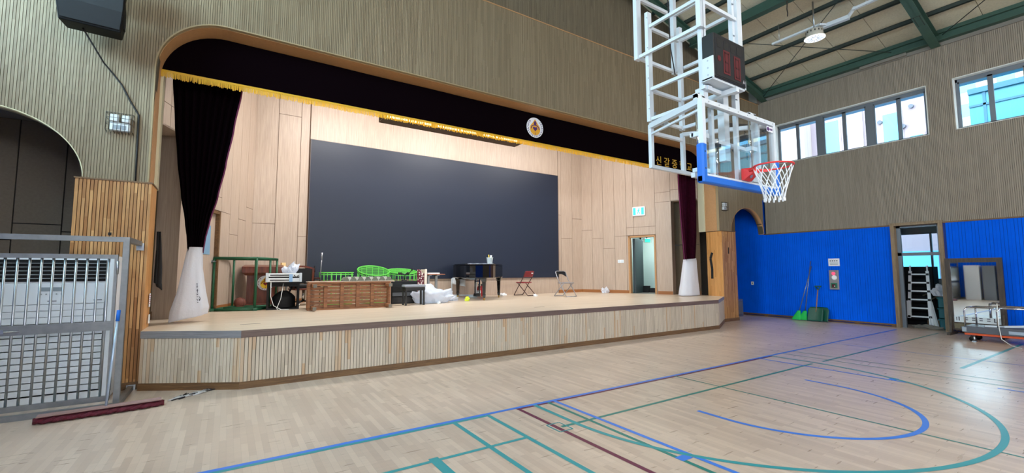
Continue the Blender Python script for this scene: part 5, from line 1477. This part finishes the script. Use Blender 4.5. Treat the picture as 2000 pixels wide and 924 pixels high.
# brooms and snow shovels against the blue wall
def broom(label, x, y, dy, h, lean):
    t = thing('broom', label, 'broom', (x, y, 0), 0, 'green brooms against the blue wall')
    b = B(); b.grid(lambda u, v: ((.03+.02*v)*cos(2*pi*u)*1.0, -.05*(1-v)*0+(.05+.10*(1-v))*sin(2*pi*u)+.10*(1-v), .02+.30*v), 16, 6, closed_u=True); b.build('bristle_head', M_BROOM, t)
    B().tube([(0, 0, .28), (lean, dy, h)], .013, 8).build('handle', M_POLE, t)
    return t
broom('green broom with bent sweeping head, outer one leaning on the blue wall', 15.93, 7.08, -.30, 1.78, .33)
broom('green broom tucked behind the snow shovel on the blue wall', 15.98, 6.92, -.12, 1.95, .29)
def shovel(label, x, y, rz, lean, handle):
    t = thing('snow_shovel', label, 'shovel', (x, y, 0), rz, 'green snow shovels against the blue wall')
    b = B(); b.grid(lambda u, v: (.02+.16*v+.05*(1-(2*u-1)**2)*.6, (-.22+.44*u)*(1 if v < .8 else 1-.25*(v-.8)*5*abs(2*u-1)), .02+.44*v), 12, 10); b.build('blade', M_SHOVEL, t, solid=.012)
    if handle:
        B().tube([(.16,0,.30),(.33,-.02,1.02)], .016, 8).build('handle', M_WOODPOLE, t)
        b = B(); b.bar((.335,-.02,1.0), (.345,.05,1.12), .025, .025); b.bar((.335,-.02,1.0), (.345,-.09,1.12), .025, .025); b.bar((.345,.075,1.13), (.345,-.115,1.13), .03, .03); b.build('grip', M_SHOVEL, t)
    return t
shovel('dark green snow shovel with wooden handle leaning on the blue wall', 15.86, 6.62, 0, .1, True)
shovel('dark green shovel blade tucked behind the wooden-handled snow shovel', 15.95, 6.50, 0, .1, False)

# doorway with transom, and the store room behind it
df = B(); df.box(XR-.06, XR+.32, DY0-.06, DY0+.03, 0, DZ); df.box(XR-.06, XR+.32, DY1-.03, DY1+.06, 0, DZ); df.box(XR-.058, XR+.32, DY0+.03, DY1-.03, DZ-.06, DZ); df.box(XR-.066, XR+.32, DY0-.066, DY1+.066, DZ, DZ+.02)
door3 = struct(df.build('door_3', M_DOORFR))
b = B(); b.box(XR+.12, XR+.2, DY0+.03, DY1-.03, 2.06, 2.15); b.box(XR+.12, XR+.2, DY0+.03, DY0+.09, 2.15, DZ-.06); b.box(XR+.12, XR+.2, DY1-.12, DY1-.03, 0, DZ-.06); b.box(XR+.12, XR+.2, DY0+.03, DY1-.03, DZ-.12, DZ-.06); b.box(XR+.12,XR+.2,DY0+.03,DY0+.06,0,2.06)
b.build('transom_frame', M_ALU, door3)
B().box(XR+.155, XR+.162, DY0+.08, DY1-.1, 2.15, DZ-.12).build('transom_pane', M_WGLASS, door3)
rm = B()
RX1 = 20.2
rm.box(XR+.3, RX1, 2.2, 2.3, 0, 3.4); rm.box(XR+.3, RX1, 6.5, 6.6, 0, 3.4); rm.box(XR+.3, RX1, 2.2, 6.6, 3.3, 3.4)
rm.box(RX1, RX1+.15, 2.2, 6.6, 0, 1.3); rm.box(RX1, RX1+.15, 2.2, 6.6, 2.95, 3.4); rm.box(RX1, RX1+.15, 2.2, 3.2, 1.3, 2.95); rm.box(RX1, RX1+.15, 6.2, 6.6, 1.3, 2.95)
wall_store = struct(rm.build('wall_store', mat('store_wall', C(120,130,132), .7)))
b = B(); b.box(RX1+.03, RX1+.1, 3.2, 6.2, 1.3, 1.36); b.box(RX1+.03, RX1+.1, 3.2, 6.2, 2.9, 2.95)
for yy in (3.2, 4.7, 6.15): b.box(RX1+.03, RX1+.1, yy, yy+.05, 1.3, 2.95)
w9 = struct(b.build('window_9', M_ALU)); B().box(RX1+.06, RX1+.067, 3.2, 6.2, 1.3, 2.95).build('window_pane', M_WGLASS, w9)
ld = thing('ladder', 'aluminium multi-position ladder standing inside the store doorway', 'ladder', (16.95, 4.30, 0))
b1 = [(-.02, s*.20, .05) for s in (-1, 1)]
for s in (-1, 1):
    b = B(); b.bar((-.05, s*.24, .25), (.12, s*.19, 1.62), .045, .07, (0,1,0)); b.bar((-.04, s*.235, .0 if s < 0 else .3), (-.02, s*.23, .75), .06, .09, (0,1,0)); b.bar((.12, s*.19, 1.6), (.13, s*.19, 1.78), .03, .03); b.build('stile', M_WHITE2, ld)
for k in range(6):
    z = .30+k*.245
    b = B(); b.bar((-.05+.17*k/6, -.23+.008*k, z), (-.05+.17*k/6, .23-.008*k, z), .05, .04); r_ = b.build('rung', M_WHITE2, ld)
    for s in (-1, 1): B().box(-.08+.17*k/6, -.02+.17*k/6, s*(.235-.008*k)-.03, s*(.235-.008*k)+.03, z-.03, z+.03).build('rung_joint', M_BLACK, r_)
b = B(); b.bar((-.1, -.36, .05), (-.02, -.24, .72), .05, .08); b.bar((-.12,-.28,0), (-.05,-.24,.3), .05, .05); b.build('folded_leg', M_WHITE2, ld)
kb = thing('storage_cabinet', 'tall black cabinet behind the ladder in the store room', 'cabinet', (17.75, 4.45, 0)); B().rbox(-.25, .25, -.36, .36, 0, 1.75, .01).build('body', M_SPK, kb); B().box(-.262, -.25, -.34, .34, .05, 1.7).build('door', M_SPK, kb)
tcx = thing('plastic_crate', 'teal plastic crate stacked by the store room door edge', 'crate', (16.95, 3.72, 0), R(6))
for k in range(3): B().rbox(-.2, .2, -.16, .16, k*.3+.002, k*.3+.28, .02).build('bin', M_TEAL, tcx); B().rbox(-.22, .22, -.18, .18, k*.3+.25, k*.3+.285, .01).build('rim', M_TEAL, tcx)
crumple('white_sack', 'crumpled white sack on top of the teal crates in the store room', 'sack', (16.98, 3.78, .9), .2, .17, .3, M_BAG, 21, sub=3, rough=.5)
b = B(); b.tube([(17.3,4.3,.9),(17.0,3.6,1.28)], .022, 6); b.tube([(17.35,4.2,.75),(17.05,3.62,1.12)], .022, 6); b.tube([(17.3,4.0,.8),(17.2,3.8,1.3)], .018, 6)
ws = thing('wooden_sticks', 'brown wooden chair legs sticking out above the crates in the store room', 'wood scrap', (0,0,0)); b.build('stick', M_OLDWOOD, ws)
cdb = thing('cardboard_box', 'brown cardboard box on the store room floor behind the ladder foot', 'box', (17.15, 4.05, 0), R(20)); B().rbox(-.15, .15, -.14, .14, 0, .2, .008).build('carton', M_CARD, cdb); B().box(-.03, .03, -.141, .141, .2, .202).build('tape', M_OLDWOOD, cdb)
crumple('plastic_litter', 'crumpled grey plastic litter on the store room threshold', 'litter', (16.58, 4.1, 0), .12, .28, .09, M_DUCT, 31, sub=3, rough=.6)

# framed mirror on feet
mi = thing('standing_mirror', 'tall mirror in a dark wooden frame on feet before the blue wall', 'mirror', (15.78, 2.925, 0))
b = B(); w0, w1 = -.50, .52
b.box(-.03, .03, w0, w0+.10, .12, 1.95); b.box(-.03, .03, w1-.10, w1, .12, 1.95); b.box(-.028, .028, w0+.10, w1-.10, 1.84, 1.95); b.box(-.028, .028, w0+.10, w1-.10, .12, .32)
b.build('frame', M_DARKWOOD, mi)
B().box(-.012, .0, w0+.09, w1-.09, .31, 1.85).build('mirror_glass', M_MIRROR, mi)
B().box(-.035, -.03, w0+.1, w1-.1, .16, .29).build('base_panel', M_OLDWOOD, mi)
for yy in (w0+.05, w1-.05):
    l = B(); l.bar((-.36, yy, .03), (.30, yy, .03), .07, .06); l.add([(-.2,yy-.02,.06),(.2,yy-.02,.06),(.04,yy-.02,.55),(-.04,yy-.02,.55),(-.2,yy+.02,.06),(.2,yy+.02,.06),(.04,yy+.02,.55),(-.04,yy+.02,.55)], [(0,1,2,3),(7,6,5,4),(0,4,5,1),(1,5,6,2),(2,6,7,3),(3,7,4,0)])
    l.build('foot', M_DARKWOOD, mi)
gs = B().box(-.0145, -.0125, w0+.1, w1-.1, .32, .47).build('gift_strip', mat('strip_white', C(222,232,236), .5), mi)
for r_ in range(2):
    for k in range(4): B().box(-.016, -.0145, .20-k*.13-.03, .20-k*.13+.03, .43-r_*.05, .45-r_*.05).build('character', M_INK, gs)
for q_ in ((.32, .34, .36, .46), (.365, .38, .36, .45), (-.30, -.28, .36, .46), (-.35, -.30, .36, .375)): B().box(-.016, -.0145, *q_).build('character', M_INK, gs)
# orange and grey platform cart
ct = thing('platform_cart', 'orange and grey platform cart with chrome rails on casters before the mirror', 'cart', (14.80, 2.0, 0))
y0, y1 = -1.1, .92
B().box(-.32, .32, y0, y1, .15, .195).build('chassis', M_ORANGE, ct); B().rbox(-.34, .34, y0, y1, .20, .35, .01).build('deck', M_GREYP, ct)
B().box(-.345, -.34, -.1, .22, .235, .30).build('name_plate', M_STEEL, ct)
for yy in (y1-.12, y0+.15):
    for xx in (-.26, .26):
        c_ = B(); c_.tube([(xx-.025, yy, .06), (xx+.025, yy, .06)], .06, 16); c_.box(xx-.035, xx+.035, yy-.03, yy+.03, .07, .13); c_.build('caster', M_RUBBER, ct)
for yy, xx in ((y1-.02, -.3), (.38, -.3)): B().tube([(xx, yy, .3), (xx, yy, .72), (xx+.02, yy-.05, .78)], .016, 8).build('rail_post', M_CHROME, ct)
b = B(); b.tube([(-.28,y1-.06,.78),(-.28,.4,.79),(-.28,y0,.79)], .016, 8); b.tube([(.28,y1-.1,.78),(.28,y0,.78)], .016, 8); b.tube([(-.28,.38,.84),(-.28,y0,.83)], .016, 8); b.tube([(.28,y1-.1,.78),(.28,y1-.1,.35)], .016, 8); b.tube([(-.28,y1-.06,.78),(.28,y1-.1,.78)], .014, 8); b.build('hand_rail', M_CHROME, ct)
b = B(); b.rbox(-.38, -.2, y1-.05, y1+.03, .22, .33, .01); b.tube([(-.2,y1+.0,.28),(.1,y1+.12,.27)], .025, 8); b.tube([(-.3,y1-.15,.13),(-.3,y1-.15,.02)], .02, 8); b.rbox(-.34,-.26,y1-.19,y1-.11,0,.025,.006); b.build('corner_fitting', M_STEEL, ct)
b = B(); b.bar((-.2, .3, .38), (-.1, y0+.2, .52), .06, .04); b.bar((-.25,.6,.37), (.1,-.2,.38), .05, .03); b.build('support_arm', M_WHITE, ct)
tag(B().tube([(14.46,2.36,.9),(14.44,2.36,.4),(14.42,2.33,.12),(14.2,2.15,.015),(13.95,1.98,.012)], .008, 6).build('white_cable', M_WCABLE), 'white cable looping from the cart rail down to the floor', 'cable')

# white roof lamp and conduit
la = thing('roof_lamp', 'round white industrial lamp hanging beneath the roof boards', 'lamp', (13.15, 5.09, 8.0))
B().lathe([(.15,.16),(.2,.16),(.2,.02),(.24,-.02),(.25,-.05)], 28).build('housing', mat('lamp_housing', C(206,200,186), .5), la)
B().lathe([(.245,-.055),(.23,-.06)], 28).build('lens', M_LAMPG, la)
b = B()
for k in range(14): b.box(.199, .203, -.012, .012, .08, .13, RZ(2*pi*k/14))
b.build('vent_slot', M_BLACKM, la)
b = B()
for k in range(14): b.bar((.06*cos(k*pi/7), .06*sin(k*pi/7), -.062), (.2*cos(k*pi/7), .2*sin(k*pi/7), -.062), .012, .01)
b.build('reflector_rib', M_STEEL, la)
B().tube([(0,0,.16),(0,0,roof_z(13.15)-8.0-.02)], .02, 8).build('hanger', M_STEEL, la)
cd = thing('cable_tray', 'white strip conduit zigzagging beneath the roof beside the round lamp', 'cable tray', (0,0,0))
def zc(x, y, z): return (x, y, z)
b = B(); b.bar((13.40,6.30,8.40),(13.40,5.05,8.40),.07,.05); b.bar((13.40,5.05,8.40),(13.55,4.95,8.40),.05,.05); b.bar((13.62,5.10,8.40),(13.62,4.45,8.38),.12,.1); b.bar((13.62,4.48,8.38),(13.45,4.25,8.5),.06,.06); b.bar((13.45,4.3,8.46),(13.40,3.5,8.46),.08,.06); b.bar((13.4,3.25,8.46),(13.40,-2,8.46),.08,.06)
b.build('tray', M_WHITE, cd)
b = B()
for yy in (6.1, 5.2, 4.0): b.tube([(13.40,yy,8.4),(13.40,yy,roof_z(13.4)-.01)], .008, 5)
b.build('hanger', M_STEEL, cd)
hk = thing('chain_hook', 'short dark chain with hook hanging from the main roof beam', 'hook', (12.15, 5.3, 8.35))
b = B(); b.tube([(0,0,.8),(0,0,.5)], .012, 5); b.box(-.06,.06,-.08,.08,.5,.85); b.tube([(0,0,.5),(.02,0,.35),(-.01,0,.2),(.02,0,.1),(0,0,0)], .014, 5); b.build('chain', M_DARKGAP, hk)
pl = B().box(XR-.13, XR-.02, 4.0, 5.1, 7.84, 7.93).build('duct_panel', M_DUCT)
tag(pl, 'short grey panel lying on top of the slatted wall by the roof beam', 'panel')

# lockers and cabinets that only the mirror shows
for i, (y, col, lab) in enumerate(((6.55, C(214,216,220), 'tall white cabinet against the far wall, seen in the mirror'), (5.9, C(120,126,134), 'grey locker against the far wall, seen in the mirror'), (5.4, C(112,118,126), 'narrower grey locker beside the first, seen in the mirror'))):
    lk = thing('locker' if i else 'cabinet', lab, 'locker' if i else 'cabinet', (-3.5, y, 0))
    B().rbox(-.25, .25, -.3+.06*i, .3-.06*i, 0, 1.9-.02*i, .01).build('body', mat('locker_%d' % i, col, .4), lk); B().box(.25, .262, -.27+.06*i, .27-.06*i, .08, 1.82).build('door', bpy.data.materials['locker_%d' % i], lk)

# ------------------------------------------------------------------ outside
ext = B()
M_EXTP = mat('ext_wall', C(150,134,140), .8, var=.03, vscale=2)
eb = thing('neighbour_building', 'pale pinkish building with recessed windows outside the first high window', 'building', (24.5, 10.0, 0))
B().box(0, 4, -4.6, 14, 0, 16).build('wall', M_EXTP, eb)
brk, nt, bb = newmat('pale_brick'); t_ = nt.nodes.new('ShaderNodeTexBrick'); t_.inputs['Scale'].default_value = 1.2; t_.inputs['Color1'].default_value = C(168,152,142); t_.inputs['Color2'].default_value = C(174,160,150); t_.inputs['Mortar'].default_value = C(150,136,130)
tc = nt.nodes.new('ShaderNodeTexCoord'); nt.links.new(tc.outputs['Object'], t_.inputs['Vector']); nt.links.new(t_.outputs[0], bb.inputs['Base Color'])
B().box(-.8, 0, -.1, 14, 0, 16).build('brick_wing', brk, eb)
for (y0, y1, z0, z1) in ((-1.3,-.5,7.3,8.9), (-4.3,-3.9,6.4,7.4), (-3.6,-3.0,7.2,8.6)):
    f_ = B().box(-.03, .05, y0-.08, y1+.08, z0-.08, z1+.08).build('window', mat('ext_frame', C(176,160,160), .6) if 'ext_frame' not in bpy.data.materials else bpy.data.materials['ext_frame'], eb)
    B().box(-.05, -.03, y0, y1, z0, z1).build('pane', mat('ext_pane', C(96,170,206), .2) if 'ext_pane' not in bpy.data.materials else bpy.data.materials['ext_pane'], f_)
B().box(-.06, .02, -4.5, -.15, 0, 2.45).build('glazed_ground_floor', bpy.data.materials['ext_pane'], eb)
b = B(); b.box(-.14, -.02, -2.25, -2.13, 0, 16); b.build('downpipe', mat('ext_pipe', C(230,226,190), .6), eb)
for (y, z) in ((-2.9, 8.3), (-4.0, 8.7), (-3.7, 7.9)): B().lathe([(.09,0),(.09,.12)], 10, T((0, y, z)) @ RY(-pi/2)).build('wall_lamp', M_GREYP, eb)
gb = thing('glazed_building', 'pale blue glazed building with grid facade outside the second high window', 'building', (23.5, 1.5, 0))
B().box(0, 4, -22, 2.6, 0, 8.45).build('wall', mat('ext_glass_wall', C(48,140,160), .15), gb)
b = B(); yy = -22
while yy < 2.6: b.box(-.06, 0, yy, yy+.08, 0, 8.45); yy += 1.15
zz = .6
while zz < 8.5: b.box(-.06, 0, -22, 2.6, zz, zz+.08); zz += .9
b.box(-.12, .1, -22, 2.6, 8.3, 8.5); b.build('facade_grid', mat('ext_mullion', C(50,100,124), .5), gb)
ab = thing('apartment_block', 'cream apartment block with window rows far behind the glazed building', 'building', (52, 2, 0))
B().box(0, 8, -30, 8.2, 0, 22).build('wall', mat('ext_cream', C(176,168,136), .8), ab)
for zz in range(5):
    for k in range(16):
        B().box(-.05, .05, 6.6-k*2.2, 7.6-k*2.2, 12.5+zz*2.1, 13.6+zz*2.1).build('window', bpy.data.materials['ext_pane'], ab)
struct(B().box(16.62, 17.5, YBACK, 9, 6.92, 7.0).build('trim_9', mat('eave_blue', C(60,130,170), .5)))
struct(B().box(20.4, 60, -40, 40, -.3, -.1).build('ground', mat('ground_grey', C(150,150,150), .9)))

# ------------------------------------------------------------------ light
w = bpy.data.worlds.new('sky'); scene.world = w; w.use_nodes = True
bg = w.node_tree.nodes['Background']; bg.inputs[0].default_value = (.80, .90, 1.0, 1); bg.inputs[1].default_value = 10.0
def area(name, loc, rot, sx, sy, power, col=(1,1,1), spread=180):
    l = bpy.data.lights.new(name, 'AREA'); l.shape = 'RECTANGLE'; l.size = sx; l.size_y = sy; l.energy = power; l.color = col; l.spread = R(spread)
    o = bpy.data.objects.new(name, l); COL.objects.link(o); o.location = loc; o.rotation_euler = rot
    o.visible_camera = True
    return o
COOL = (.86, .94, 1.0); WARM = (1.0, .975, .95)
for (a, c), pw_, cl_ in zip(WINL, (400, 450, 820), ((.9, .95, 1), (.85, .93, 1), (.46, .80, 1.0))): area('window_light', (XL-.35, (a+c)/2, 6.05), (0, R(-90), 0), 1.7, c-a, pw_, cl_)
def portal(loc, rot, sx, sy):
    o = area('window_portal', loc, rot, sx, sy, 1); o.data.cycles.is_portal = True
for a, c in WINS: portal((XR+.3, (a+c)/2, 6.13), (0, R(90), 0), 1.42, c-a)
for x in (1.0, 6.2, 11.4): area('window_light', (x, YBACK-.35, 5.5), (R(90), 0, 0), 3.6, 2.4, 250, (1.0, .96, .93))  # added rear fill, set behind invented back wall windows
for x, y in ((6.2, 0), (6.2, -6), (0, -3), (12.5, -3)):
    area('roof_lamp_light', (x, y, 8.0), (0, 0, 0), .5, .5, 75, (1, .97, .93))
for x, pw_ in ((2.6, 235), (6.2, 215), (9.8, 150)):
    area('stage_light', (x, 10.1, 6.5), (R(25), 0, 0), 2.6, .5, pw_, WARM)
area('corridor_light', FR @ Vector((2.5, 1.0, 3.25)), (0, 0, 0), .5, .5, 30, (.9, 1, 1))
area('store_light', (18.5, 4.4, 3.25), (0, 0, 0), 1, 1, 8, COOL)

# ------------------------------------------------------------------ camera
F_, YAW, PIT, ROLL = 853.0, .576104234, .0786512818, -.00214678407
f = Vector((sin(YAW)*cos(PIT), cos(YAW)*cos(PIT), sin(PIT))); r = Vector((cos(YAW), -sin(YAW), 0)); u = r.cross(f)
r2 = r*cos(ROLL)+u*sin(ROLL); u2 = -r*sin(ROLL)+u*cos(ROLL)
cam = bpy.data.cameras.new('camera'); co_ = bpy.data.objects.new('camera', cam); COL.objects.link(co_)
Mc = Matrix.Identity(4)
for i in range(3): Mc[i][0] = r2[i]; Mc[i][1] = u2[i]; Mc[i][2] = -f[i]
Mc[0][3], Mc[1][3], Mc[2][3] = 0, 0, 1.65
co_.matrix_world = Mc
cam.sensor_width = 36; cam.lens = F_/2000*36; cam.clip_start = .05; cam.clip_end = 300
scene.camera = co_
vs = scene.view_settings
scene.display_settings.display_device = 'sRGB'
vs.view_transform = 'Standard'; vs.look = 'None'; vs.gamma = 1; vs.use_curve_mapping = False; vs.exposure = 0.1
scene.cycles.use_denoising = True
scene.cycles.max_bounces = 8; scene.cycles.transparent_max_bounces = 16
scene.cycles.sample_clamp_indirect = 6
